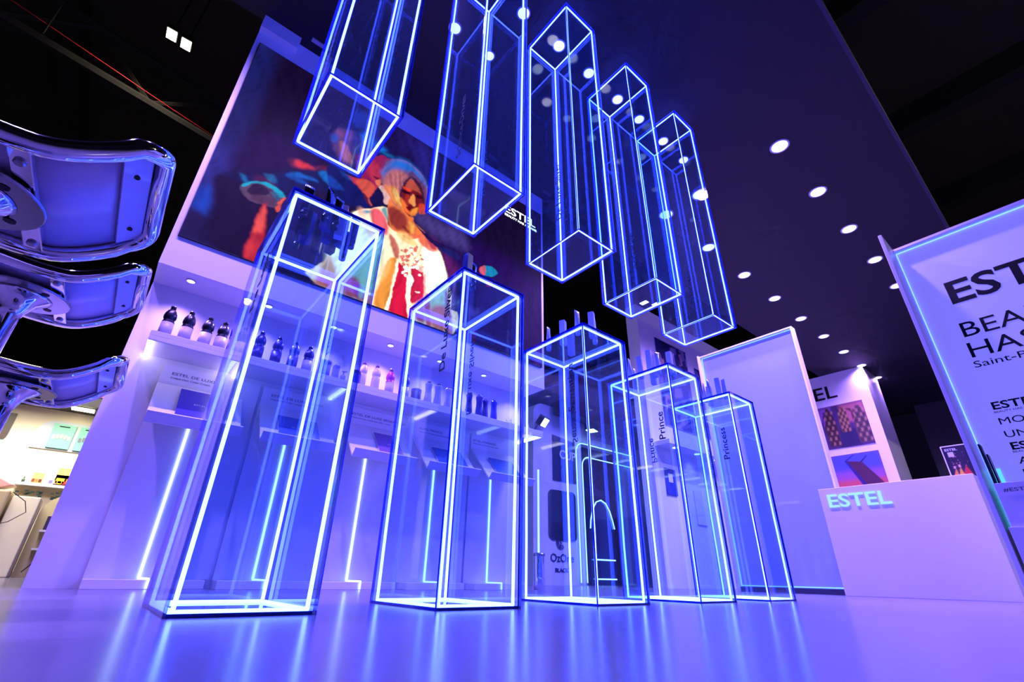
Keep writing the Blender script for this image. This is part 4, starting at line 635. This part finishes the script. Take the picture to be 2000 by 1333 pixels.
# step desk in front of the near panel
t = thing('step_desk', 'white two-level desk against the brand panel at the right edge', 'desk', (5.13, 0, 0))
bm = BM(); box(bm, 0.0, 0.42, -2.4, 0.505, 0.50, 0.81); obj('upper_tier', bm, WHITE, t, 0.002)
bm = BM(); box(bm, -0.02, 0.42, -2.4, 0.52, 0.0, 0.50); obj('lower_tier', bm, WHITE, t, 0.002)
txt('#ESTELinternational', 0.026, (-0.003, 0.465, 0.745), (0, -1, 0), (0, 0, 1), GREYT, t, 'lettering', wide=1.5, depth=0.0004)
t = thing('folded_screen', 'dark folded tablet leaning between the desk and the lit panel edge', 'screen', (5.16, 0.455, 0.815))
bm = BM(); box(bm, 0.0, 0.10, 0.035, 0.048, 0.0, 0.30); obj('panel', bm, BLACK, t); bm = BM(); box(bm, 0.02, 0.12, 0.015, 0.026, 0.0, 0.22); obj('back_panel', bm, mat('tablet_back', (30, 20, 60), 0.3), t)

# end wall lettering and posters
we = thing('wall_sign', 'large black brand lettering on the white end wall', 'sign', (12.89, 3.95, 4.16))
txt('ESTEL', 0.33, (0, 0.72, 0.0), (0, -1, 0.0), (0, 0, 1), BLACK, we, 'lettering', wide=1.18, depth=0.004, bold=0.004)
def griffin():
    s = [([(0, 0), (1, 0), (1, 1), (0, 1)], (70, 44, 92), .02, 1, 1), ([(0, .55), (.25, .55), (.3, 1), (0, 1)], (150, 96, 170), .1, .8, 1), ([(.5, .6), (1, .5), (1, 1), (.5, 1)], (190, 110, 110), .12, .8, 1), ([(.3, 0), (.75, 0), (.7, .4), (.4, .5)], (40, 30, 70), .08, .9, 1)]
    for (cx, top, bot, w, c) in ((.22, .98, .05, .17, (70, 44, 44)), (.52, .95, .35, .14, (120, 82, 56)), (.86, .92, .05, .2, (84, 60, 66))):
        s.append(([(cx-w*.15, top), (cx+w*.2, top), (cx+w*.8, (top+bot)/2), (cx+w*.6, bot), (cx-w*.7, bot), (cx-w*.8, (top+bot)/2)], c, .03, 1, 1))
        for k in range(7):
            for j in range(4):
                z = bot+(top-bot)*(k+.5)/7.5; a = cx+(j-1.5)*w*.33
                s.append(([(a-.025, z-.03), (a+.02, z-.04), (a+.03, z+.03), (a-.01, z+.05)], (178, 130, 96) if (k+j) % 2 else (60, 36, 40), .02, .8, 1))
    s.append(([(.02, .55), (.10, .82), (.18, .84), (.10, .74), (.06, .5)], (20, 12, 20), .02, .8, 1)); s.append(([(.6, .9), (.72, .88), (.76, .66), (.70, .60), (.71, .8)], (24, 14, 22), .02, .8, 1))
    return [([(x*1.0, z*0.98) for x, z in p], c, so, a, m) for p, c, so, a, m in s]
def bridge():
    s = [([(0, .55), (1, .55), (1, 1), (0, 1)], (74, 84, 190), .15, 1, 1), ([(0, .35), (1, .35), (1, .62), (0, .62)], (150, 90, 150), .2, .9, 1), ([(0, .1), (1, .1), (1, .42), (0, .42)], (206, 84, 84), .15, .95, 1), ([(0, 0), (1, 0), (1, .12), (0, .1)], (50, 24, 56), .04, 1, 1)]
    s += [([(.28, .86), (.62, .80), (.98, .22), (.66, .10)], (78, 34, 62), .012, 1, 1), ([(.28, .86), (.34, .84), (.68, .10), (.60, .08)], (40, 24, 110), .01, 1, 1), ([(.28, .85), (.5, .98), (.51, .97), (.31, .84)], (30, 24, 60), .008, 1, 1), ([(.58, .80), (.75, .93), (.76, .92), (.62, .79)], (30, 24, 60), .008, 1, 1)]
    for k in range(8): s.append(([(.1+.11*k, .10), (.13+.11*k, .16+.02*(k % 3)), (.16+.11*k, .10)], (40, 18, 44), .01, .9, 1))
    for k in range(5): s.append(([(.60+.08*k, .26), (.62+.08*k, .26), (.62+.08*k, .29), (.60+.08*k, .29)], (255, 190, 90), .01, .9, 1))
    return s
for nm, lab, (y0, z0, w, h), fn in (('poster', 'poster of bronze winged sculptures on the white end wall, upper of two', (3.84, 2.95, .98, 1.02), griffin), ('poster', 'poster of a raised drawbridge at sunset on the white end wall, lower of two', (3.84, 1.80, .98, .99), bridge)):
    t = thing(nm, lab, 'poster', (12.885, y0, z0)); t.location = (12.885, y0, z0)
    bm = BM(); box(bm, 0, 0.012, -w, 0, 0, h); obj('backing', bm, SG, t)
    pict_mesh('print', 0, w, 0, h, 0.014, (120, 80, 110), [([(a*w, b*h) for a, b in p], c, so, al, m) for p, c, so, al, m in fn()], picture(fn.__name__+'_print'), t, xplane(-0.004, 0, 0))
# rear (lilac) wall posters
def collage(seed, cols, n=70):
    r = random.Random(seed); s = []
    for k in range(n):
        a, b = r.random(), r.random(); w = r.uniform(.02, .12); h = r.uniform(.02, .10)
        s.append(([(a-w, b-h), (a+w, b-h*.6), (a+w*.8, b+h), (a-w*.7, b+h*.8)], r.choice(cols), .02, .85, 1))
    return s
for i, (x, z, w, h, cols, lab) in enumerate(((7.15, 2.55, 1.05, 1.72, [(40, 40, 110), (90, 90, 160), (150, 130, 180), (30, 26, 70), (190, 150, 170)], 'tall portrait poster on the lilac rear wall, left of two'), (8.45, 2.55, 0.95, 1.45, [(60, 70, 150), (110, 110, 190), (40, 40, 100), (160, 140, 190)], 'tall portrait poster on the lilac rear wall, right of two'))):
    t = thing('poster', lab, 'poster', (x, 4.485, z)); bm = BM(); box(bm, 0, w, 0, 0.012, 0, h); obj('backing', bm, SG, t)
    pict_mesh('print', 0, w, 0, h, 0.02, (36, 34, 96), [([(a*w, b*h) for a, b in p], c, so, al, m) for p, c, so, al, m in collage(i+3, cols)], picture('rear_print_%s' % 'ab'[i]), t, Matrix.Translation((0, -0.004, 0)))
# ledge with lamps on the rear wall
t = thing('light_canopy', 'shallow white canopy with small lamps on the lilac rear wall', 'canopy', (6.75, 4.2, 2.10))
bm = BM(); box(bm, 0, 4.2, 0, 0.30, 0, 0.07); obj('board', bm, WHITE, t)
for k in range(6):
    bm = BM(); lathe(bm, [(.05, 0), (.05, -.008), (.03, -.010)], (0.35+0.66*k, .12, 0), 20); obj('lamp_lens', bm, LENS, t)
for k in (1, 4): lamp_spot(t, (0.35+0.66*k, .12, -.03), 10, LILAC, 140, .05)
# posters of the lower half
t = thing('price_board', 'white board hung low on the lilac rear wall', 'board', (7.75, 4.48, 0.95)); bm = BM(); box(bm, 0, .30, 0, .018, 0, .55); obj('sheet', bm, SG, t)
t = thing('picture_card', 'small dark picture card on the lilac rear wall', 'card', (6.95, 4.48, 1.35)); bm = BM(); box(bm, 0, .30, 0, .018, 0, .42); obj('sheet', bm, mat('card_navy', (50, 60, 130), .4), t)
bm = BM(); box(bm, .08, .2, -.003, 0, .2, .34); obj('inset', bm, SG, t)

# ================================================================== neighbouring stands seen through the gap
YB = 6.0
t = thing('neighbour_stand', 'white neighbouring stand front with rounded corner, seen between the columns', 'stand', (5.40, YB, 0))
FW = mat('facade_white', (214, 214, 224), 0.5)
def rrect(x0, x1, z0, z1, r, k=6, corners=(1, 1, 1, 1)):
    pts = []
    for ci, (cx, cz, a0) in enumerate(((x1-r, z1-r, 0), (x0+r, z1-r, 90), (x0+r, z0+r, 180), (x1-r, z0+r, 270))):
        if corners[ci]:
            for q in range(k+1): a = math.radians(a0+90*q/k); pts.append((cx+r*math.cos(a), cz+r*math.sin(a)))
        else: pts.append(((x1, z1), (x0, z1), (x0, z0), (x1, z0))[ci])
    return pts
# facade with an arched doorway opening: left pier, header, right pier
bm = BM(); prism(bm, rrect(0, 1.20, 0, 2.95, .22, corners=(0, 1, 0, 0)), 1, 0, 0.25); prism(bm, [(1.20, 2.42), (3.3, 2.42), (3.3, 3.25), (1.20, 2.95)], 1, 0, .25); prism(bm, [(2.45, 0), (3.3, 0), (3.3, 2.42), (2.45, 2.42)], 1, 0, .25)
obj('facade', bm, FW, t)
bm = BM(); prism(bm, rrect(.33, 1.0, .66, 1.46, .10), 1, -0.02, 0.0); obj('window_panel', bm, mat('dark_window', (26, 20, 52), .15, coat=.5), t)
bm = BM(); prism(bm, [(.45, 1.62), (1.02, 1.62), (1.02, 2.36), (.45, 2.42)], 1, -.02, 0); obj('dark_sign', bm, mat('dark_sign', (36, 22, 70), .4), t)
txt('CUP', .16, (.60, -.028, 2.02), (1, 0, 0), (0, 0, 1), SG, t, 'sign_lettering', wide=1.0, depth=.003, bold=.004)
OZ = mat('ozone_print', (24, 26, 80), .5)
txt('OzOne', .125, (.36, -.01, .34), (1, 0, 0), (0, 0, 1), OZ, t, 'lettering', wide=1.05, depth=.002, bold=.002)
txt('BLACK', .06, (.46, -.01, .19), (1, 0, 0), (0, 0, 1), OZ, t, 'small_lettering', wide=1.2, depth=.002, bold=.002)
bm = BM()
for rr in (.10, .075, .05):
    tube(bm, [(.60+rr*math.cos(a*math.pi/10), -.012, .63+rr*math.sin(a*math.pi/10)) for a in range(2, 19)], .006, 5)
tube(bm, [(.64, -.012, .72), (.585, -.012, .63), (.62, -.012, .63), (.56, -.012, .54)], .008, 5)
obj('emblem', bm, OZ, t)
bm = BM(); prism(bm, [(1.5, 2.50), (2.9, 2.50), (2.9, 2.86), (1.5, 2.78)], 1, -.03, 0); obj('name_board', bm, mat('name_board', (190, 186, 214), .4), t)
txt('SAVAGE', .17, (1.62, -.036, 2.60), (1, 0, 0), (0, 0, 1), mat('grey_letter', (120, 116, 170), .5), t, 'board_lettering', wide=1.2, depth=.003)
# door neon outlines
for k, (ox, top) in enumerate(((1.02, 2.38), (1.17, 2.14))):
    pts = [(ox, 0.04), (ox, top-.18)]+[(ox+.18-.18*math.cos(a*math.pi/12), top-.18+.18*math.sin(a*math.pi/12)) for a in range(1, 7)]+[(2.7, top+.0)]
    bm = BM(); tube(bm, [(a, -.05, b) for a, b in pts], .010, 6)
    tag(obj('neon_outline', bm, NEONW, loc=(5.40, YB, 0)), ['outer', 'inner'][k]+' white neon line bent around the neighbouring doorway', 'neon line')
# inside the doorway
bm = BM(); box(bm, 6.5, 8.9, 8.2, 8.35, 0, 3.0); o = obj('back_partition', bm, mat('inner_teal', (60, 80, 130), .6)); tag(o, 'bluish inner partition seen through the neighbouring doorway', 'partition')
bm = BM(); prism(bm, [(6.95, 0.0), (7.5, 0.0), (7.5, 2.2), (7.2, 2.2), (7.05, 1.8)], 1, 7.15, 7.18); tag(obj('red_banner', bm, mat('red_banner', (150, 24, 60), .5)), 'curved red banner inside the neighbouring doorway', 'banner')
bm = BM(); box(bm, 6.75, 7.2, 6.75, 7.1, 0, .78); tag(obj('red_cabinet', bm, mat('red_cabinet', (110, 10, 50), .3), bevel=.02), 'dark red cabinet inside the neighbouring doorway', 'cabinet')
t = thing('barber_pole_stand', 'dark rack with curved handles on the red cabinet', 'rack', (6.95, 6.9, .78))
for k in range(3):
    bm = BM(); tube(bm, [(-.16+.13*k, 0, 0), (-.17+.13*k, 0, .35), (-.12+.13*k, 0, .45), (-.07+.13*k, 0, .35), (-.06+.13*k, 0, 0)], .022, 8); obj('handle', bm, mat('rack_dark', (22, 18, 44), .3), t)
t = thing('arched_mirror', 'mirror with white neon arch and lit shelf beyond the doorway', 'mirror', (7.16, 6.35, 0))
pts = [(.0, .95), (.02, 1.1), (.09, 1.3), (.20, 1.44), (.34, 1.49), (.48, 1.44), (.59, 1.30), (.66, 1.12), (.70, .98)]
bm = BM(); tube(bm, [(a, 0, b) for a, b in pts], .012, 6); obj('neon_arch', bm, NEONW, t)
bm = BM(); prism(bm, pts+[(.70, .0), (0, .0)], 1, .02, .05); obj('glass', bm, mat('mirror_glass', (90, 110, 190), .1, .8), t)
bm = BM(); tube(bm, [(.08, -.03, .42), (.62, -.03, .42)], .014, 6); obj('lit_shelf', bm, NEONW, t); bm = BM(); tube(bm, [(.1, -.03, .1), (.62, -.03, .1)], .014, 6); obj('lit_foot', bm, NEONW, t)
bm = BM(); prism(bm, rrect(-.4, 1.0, 0, .80, .2, corners=(1, 0, 0, 0)), 1, 0, .3); o = obj('fascia_board', bm, mat('maroon_fascia', (60, 8, 34), .4)); o.location = (6.2, 5.60, 2.75)
tag(o, 'dark maroon hanging fascia above the neighbouring stand', 'fascia')
def floodlight(label, loc, sx, sy, m, rot=(0, 0, 0), power=0):
    t = thing('floodlight', label, 'floodlight', loc); t.rotation_euler = rot
    bm = BM(); box(bm, -sx*.6, sx*.6, -sy*.6, sy*.6, 0.01, .12); obj('housing', bm, DARK, t)
    bm = BM(); box(bm, -sx/2, sx/2, -sy/2, sy/2, 0, 0.009); obj('lens', bm, m, t)
    return t
WARM = emis('warm_flood', (14, 12.5, 8)); COOL = emis('cool_flood', (8, 8, 9))
# ---- hall lights in pairs
def hall(label, x, y, z, s, m=None, power=0):
    t = floodlight(label, (x, y, z), s, s*1.5, m or WARM)
    bm = BM(); tube(bm, [(0, 0, .12), (0, 0, 12-z)], .02, 5); obj('hanger', bm, DARK, t)
    if power: lamp_spot(t, (0, 0, -.05), power, (1, .9, .7), 160, .2)
    return t
hall('warm hall floodlight high at upper left, left one of the pair', -1.84, 9.13, 10, .17, power=350)
hall('warm hall floodlight high at upper left, right one of the pair', -1.58, 9.17, 10, .17, power=350)
hall('distant hall floodlight below the stools, left of the pair', -1.92, 25.6, 10, .2, COOL); hall('distant hall floodlight below the stools, right of the pair', -1.62, 25.5, 10, .2, COOL)
hall('small hall floodlight beside the front stool seat', -1.61, 17.4, 10, .2, COOL)
hall('hall floodlight between the fourth hanging column edges, left of the pair', 14.2, 9.15, 10, .20, COOL); hall('hall floodlight between the fourth hanging column edges, right of the pair', 14.65, 8.9, 10, .20, COOL)
hall('added unseen floodlight over the open side, left of the pair', 12, -8, 10.5, .3, COOL, 1500); hall('added unseen floodlight over the open side, right of the pair', 12.6, -8, 10.5, .3, COOL, 1500)  # pair outside the view, added to brighten the dark hall roof
for lb_, lc_, sx_, sy_, rt_ in (('square white floodlight on the neighbouring stand beside the wall shelf', (5.50, 5.80, 2.52), .15, .15, (-.9, 0, .3)), ('square white floodlight over the neighbouring doorway', (6.60, 5.70, 2.57), .20, .15, (0, 0, .3))):
    f_ = floodlight(lb_, lc_, sx_, sy_, COOL, rt_)
    bm = BM(); tube(bm, [(0, 0, .10), (0, .25, .12)] if sx_ < .18 else [(0, 0, .10), (0, 0, .22)], .012, 6); obj('arm', bm, DARK, f_)

# ---- cream coloured nail-care stand at the left
YC = 8.0
CR = mat('cream_wall', (240, 228, 196), .6)
t = thing('nail_stand', 'cream coloured stand wall seen left of the white display wall', 'stand', (-1.0, YC, 0))
bm = BM(); box(bm, -1.6, 1.2, 0, .12, 0, 1.86); obj('wall', bm, CR, t)
bm = BM(); box(bm, -1.6, 1.2, -.5, .12, 1.86, 2.06); obj('fascia', bm, mat('fascia_grey', (40, 32, 34), .5), t); bm = BM(); box(bm, -.10, 1.2, -.52, -.5, 1.98, 2.06); obj('orange_band', bm, mat('orange_band', (190, 60, 20), .5), t)
bm = BM(); box(bm, -1.6, 1.2, -.05, 0, 0, .05); obj('skirting', bm, mat('yellow_skirting', (190, 170, 90), .5), t)
bm = BM(); prism(bm, rrect(-.47, -.12, 1.36, 1.74, .13, corners=(0, 0, 0, 1)), 1, -.02, 0); obj('dark_picture', bm, mat('dark_picture', (70, 50, 36), .4), t)
bm = BM(); prism(bm, rrect(.10, .75, 1.38, 1.73, .16, corners=(0, 1, 0, 0)), 1, -.02, 0); obj('arch_panel', bm, mat('arch_panel', (196, 206, 214), .4), t)
GRN = mat('mint_pack', (120, 200, 170), .4); SKN = mat('nail_tip', (222, 180, 170), .4)
for k, (xx, c) in enumerate(((.24, SKN), (.49, mat('grey_tip', (110, 110, 120), .4)))):
    p = thing('nail_tip_pack', 'green printed pack of nail tips on the cream wall, '+['left', 'right'][k]+' one', 'pack', (-1.0+xx, YC-.03, 1.40)); bm = BM(); box(bm, 0, .21, -.02, 0, 0, .29); obj('card', bm, GRN, p)
    for q in range(5):
        bm = BM(); prism(bm, rrect(.02+.036*q, .048+.036*q, .10+.015*math.sin(q*.8), .155+.015*math.sin(q*.8), .012, 4), 1, -.026, -.02); obj('nail_tip', bm, c, p)
    bm = BM(); box(bm, .05, .15, -.022, -.02, .255, .268); obj('hang_slot', bm, DARK, p)
t2 = thing('green_poster', 'pale green printed poster at the left edge of the cream wall', 'poster', (-1.62, YC-.02, .92)); bm = BM(); prism(bm, [(-.1, 0), (.42, 0), (.50, .50), (-.1, .50)], 1, -.012, 0); obj('sheet', bm, mat('green_print', (150, 196, 172), .5), t2)
for q in range(4):
    bm = BM(); tube(bm, [(.02, -.014, .08+.1*q), (.12, -.014, .10+.1*q), (.22, -.014, .07+.1*q), (.34, -.014, .10+.1*q)], .005, 5); obj('printed_line', bm, mat('green_ink', (70, 120, 100), .5), t2)
sh_ = thing('product_ledge', 'small white product ledge on the cream wall', 'shelf', (-.86, YC-.10, .97)); bm = BM(); box(bm, 0, .75, -.06, .10, -.03, 0); obj('board', bm, SG, sh_)
def card(label, x, w, h, cols, bgc):
    t = thing('display_card', label, 'card', (x, YC-.10, .972)); bm = BM(); box(bm, 0, w, 0, .006, 0, h); obj('sheet', bm, mat('card_'+str(bgc), bgc, .5), t)
    n = len(cols)
    for q, c in enumerate(cols):
        bm = BM(); box(bm, w*(.06+.9*q/n), w*(.06+.9*(q+.85)/n), -.002, 0, h*.12, h*.42); obj('swatch', bm, mat('sw_%d_%d_%d' % c, c, .5), t)
    return t
card('small orange and brown picture card on the cream ledge', .12-.86, .10, .12, [(120, 60, 30), (200, 120, 50), (90, 40, 24)], (214, 170, 110))
card('white colour chart with rainbow swatches on the cream ledge', .26-.86, .26, .12, [(120, 110, 160), (200, 160, 150), (240, 200, 40), (220, 50, 40), (180, 40, 120), (60, 150, 200)], (226, 214, 214))
card('yellow and green picture card behind the colour chart', .32-.86, .20, .20, [(230, 200, 40), (220, 120, 40)], (232, 220, 110))
bm = BM(); lathe(bm, [(.014, 0), (.015, .03), (.007, .035), (.008, .06)], n=12); o = obj('polish_bottle', bm, mat('polish_green', (50, 80, 60), .3)); o.location = (-.80, YC-.12, .972); tag(o, 'tiny dark polish bottle at the left end of the cream ledge', 'bottle')
LEAF = mat('dark_trinket', (30, 50, 46), .4)
for k, xx in enumerate((-.83, -.53)):
    bm = BM()
    for q in range(14):
        a = random.uniform(0, .22); b = random.uniform(0, .08); box(bm, a, a+.03, -.02, .0, b, b+.018)
    o = obj('tool_tray', bm, LEAF); o.location = (xx, YC-.12, .80); tag(o, 'dark jumble of small tools hung under the cream ledge, '+['left', 'right'][k], 'tools')
tb = thing('manicure_table', 'beige manicure table with rounded cabinet in the cream stand', 'table', (-1.25, 7.3, 0))
bm = BM(); box(bm, -.5, .48, -.2, .3, 0, .80); obj('cabinet', bm, mat('beige_cabinet', (190, 168, 130), .5), tb, .02)
bm = BM(); box(bm, .50, .72, -.1, .3, .0, .76); obj('side_panel', bm, CR, tb, .01)
bm = BM(); prism(bm, rrect(.73, 1.25, 0, .84, .22, corners=(1, 1, 0, 0)), 1, .22, .30); obj('arched_back', bm, mat('arch_beige', (206, 190, 140), .5), tb)
bm = BM(); box(bm, .80, 1.2, .10, .22, .44, .46); box(bm, .80, 1.2, .10, .22, .26, .28); obj('shelf_board', bm, SG, tb)
for q in range(4):
    bm = BM(); box(bm, .82+.09*q, .88+.09*q, .13, .2, .28 if q % 2 else .46, .36 if q % 2 else .60); obj('tool_box', bm, mat('tb_%d' % q, [(60, 50, 90), (200, 200, 210), (70, 110, 180), (160, 150, 160)][q], .4), tb)
bm = BM(); tube(bm, [(.5, -.22, .78), (.62, -.22, .70), (.66, -.22, .60), (.56, -.22, .50), (.4, -.22, .44)], .004, 5); obj('wire', bm, DARK, tb)
bm = BM(); tube(bm, [(.90, .08, .55), (.86, .08, .40), (.90, .08, .2), (.8, .08, .05)], .005, 5); obj('wire', bm, DARK, tb)
bm = BM(); prism(bm, [(-.5, .0), (.10, .0), (.24, .05), (.10, .12), (-.3, .17), (-.5, .15)], 1, -.1, .1); o = obj('manicure_lamp', bm, mat('pink_plastic', (226, 170, 160), .3), bevel=.015); o.location = (-1.0, 7.25, .803); tag(o, 'pink and white manicure lamp lying on the beige table', 'lamp')
t = floodlight('bright square floodlight under the fascia of the cream stand', (-.55, YC-.30, 1.845), .22, .16, WARM); lamp_spot(t, (0, -.3, -.06), 30, (1, .95, .82), 160, .1)
t = thing('recessed_lamp', 'tiny round lamp in the dark fascia of the cream stand', 'ceiling lamp', (-.95, YC-.40, 1.86)); bm = BM(); lathe(bm, [(.03, 0), (.03, -.006)], n=16); obj('lens', bm, COOL, t); lamp_spot(t, (0, -.1, -.03), 45, (1, .95, .82), 160, .1)
l = bpy.data.lights.new('lamp', 'AREA'); l.energy = 110; l.color = (1, .94, .8); l.size = 1.5; lo = bpy.data.objects.new('lamp', l); COL.objects.link(lo); lo.location = (-1.2, 6.3, 2.6); lo.rotation_euler = (math.radians(50), 0, 0)

# ================================================================== bar stools
SEATM = mat('stool_shell_violet_white', (206, 200, 226), .38, coat=.2)
def stool(label, cx, ya, yb, z):
    cyy = (ya+yb)/2; Wd = (yb-ya)/2
    t = thing('bar_stool', label, 'bar stool', (cx, cyy, 0), 'chrome bar stools at the left')
    # seat profile along x: (x, dz)
    def prof(n=26):
        pts = []
        for i in range(n+1):
            x = -.23+(.49)*i/n; u = (x-.10)/.16
            dz = -.012*math.exp(-((x-.06)/.10)**2)+(.105*max(0, u)**1.7 if u > 0 else 0)
            v = (-.10-x)/.13
            dz += .16*max(0, v)**1.6 if v > 0 else 0
            pts.append((x, dz))
        return pts
    pr = prof(); zt_ = z
    # rim tube: along near side, round the right end, back along far side, round the left end
    loop = []; rc = .05
    for (x, dz) in pr[2:-3]: loop.append((x, -Wd, zt_+dz))
    xe, ze = pr[-1]
    for a in range(1, 6):
        an = a*math.pi/12; loop.append((xe-rc+rc*math.sin(an), -Wd+rc-rc*math.cos(an), zt_+pr[-3][1]+(ze-pr[-3][1])*a/6))
    loop += [(xe, -Wd+rc, zt_+ze), (xe, Wd-rc, zt_+ze)]
    for a in range(1, 6):
        an = math.pi/2-a*math.pi/12; loop.append((xe-rc+rc*math.sin(an), Wd-rc+rc*math.cos(an), zt_+ze+(pr[-3][1]-ze)*a/6))
    for (x, dz) in reversed(pr[2:-3]): loop.append((x, Wd, zt_+dz))
    x0, z0_ = pr[0]; loop += [(x0, Wd-rc, zt_+z0_), (x0, -Wd+rc, zt_+z0_)]
    bm = BM(); tube(bm, loop, .019, 16, closed=True); obj('rim_tube', bm, CHROME, t)
    bm = BM(); th = .012; n = len(pr)
    top = []; bot = []
    for (x, dz) in pr:
        xx = x*.965; wc = Wd*(.97 if x < .215 else .90 if x < .245 else .78)
        top.append([bm.verts.new((xx, s*wc, zt_+dz+.018)) for s in (-1, 1)]); bot.append([bm.verts.new((xx, s*wc, zt_+dz+.006)) for s in (-1, 1)])
    for i in range(n-1):
        for A, flip in ((top, 0), (bot, 1)):
            f = bm.faces.new((A[i][0], A[i+1][0], A[i+1][1], A[i][1])); f.smooth = True
        for s in (0, 1): bm.faces.new((top[i][s], bot[i][s], bot[i+1][s], top[i+1][s]))
    bm.faces.new((top[0][0], top[0][1], bot[0][1], bot[0][0])); bm.faces.new((top[-1][0], top[-1][1], bot[-1][1], bot[-1][0]))
    obj('seat_shell', bm, SEATM, t)
    # end stiffener behind the raised lip
    bm = BM(); prism(bm, [(xe-.052, zt_+ze-.052), (xe-.014, zt_+ze-.016), (xe-.016, zt_+ze-.010), (xe-.056, zt_+ze-.046)], 1, -Wd+.03, Wd-.03); obj('end_bar', bm, SEATM, t)
    for s in (-1, 1):
        bm = BM(); lathe(bm, [(.006, 0), (.006, .004)], (xe-.034, s*(Wd-.09), zt_+ze-.039), 10); obj('screw', bm, DARK, t)
    # under-seat mount
    for s in (-1, 1):
        bm = BM(); box(bm, s*.085-.016, s*.085+.016, -Wd*.92, Wd*.92, zt_-.022, zt_-.008); obj('cross_bar', bm, CHROME, t, .002)
        for yy in (-.75, -.3, .3, .75):
            bm = BM(); lathe(bm, [(.007, -.006), (.009, -.003), (.009, 0)], (s*.085, yy*Wd, zt_-.022), 10); obj('screw', bm, STEEL, t)
    bm = BM(); lathe(bm, [(.115, 0), (.118, .003), (.118, .005)], (0, 0, zt_-.032), 32)
    obj('mount_disc', bm, STEEL, t)
    for a in range(4):
        an = math.pi/4+a*math.pi/2; bm = BM(); lathe(bm, [(.010, -.0015), (.010, 0)], (.085*math.cos(an), .085*math.sin(an), zt_-.032), 12); obj('bolt_hole', bm, DARK, t)
    bm = BM(); lathe(bm, [(.026, -.10), (.030, -.085), (.045, -.055), (.068, -.038), (.075, -.033)], (0, 0, zt_), 32); obj('flare_cup', bm, CHROME, t)
    bm = BM(); lathe(bm, [(.0245, 0.02), (.0245, zt_-.09)], (0, 0, 0), 24); obj('column', bm, CHROME, t)
    bm = BM(); lathe(bm, [(.198, 0), (.202, .006), (.188, .014), (.08, .024), (.035, .040), (.027, .09)], (0, 0, 0), 48); obj('base_disc', bm, CHROME, t)
    return t
stool('chrome bar stool nearest the camera, top left, seen from below', -.375, .955, 1.345, .755)
stool('middle chrome bar stool of the three, seen from below', -.385, 1.70, 2.08, .87)
stool('farthest chrome bar stool of the three, above the cream stand', -.365, 2.10, 2.50, .69)
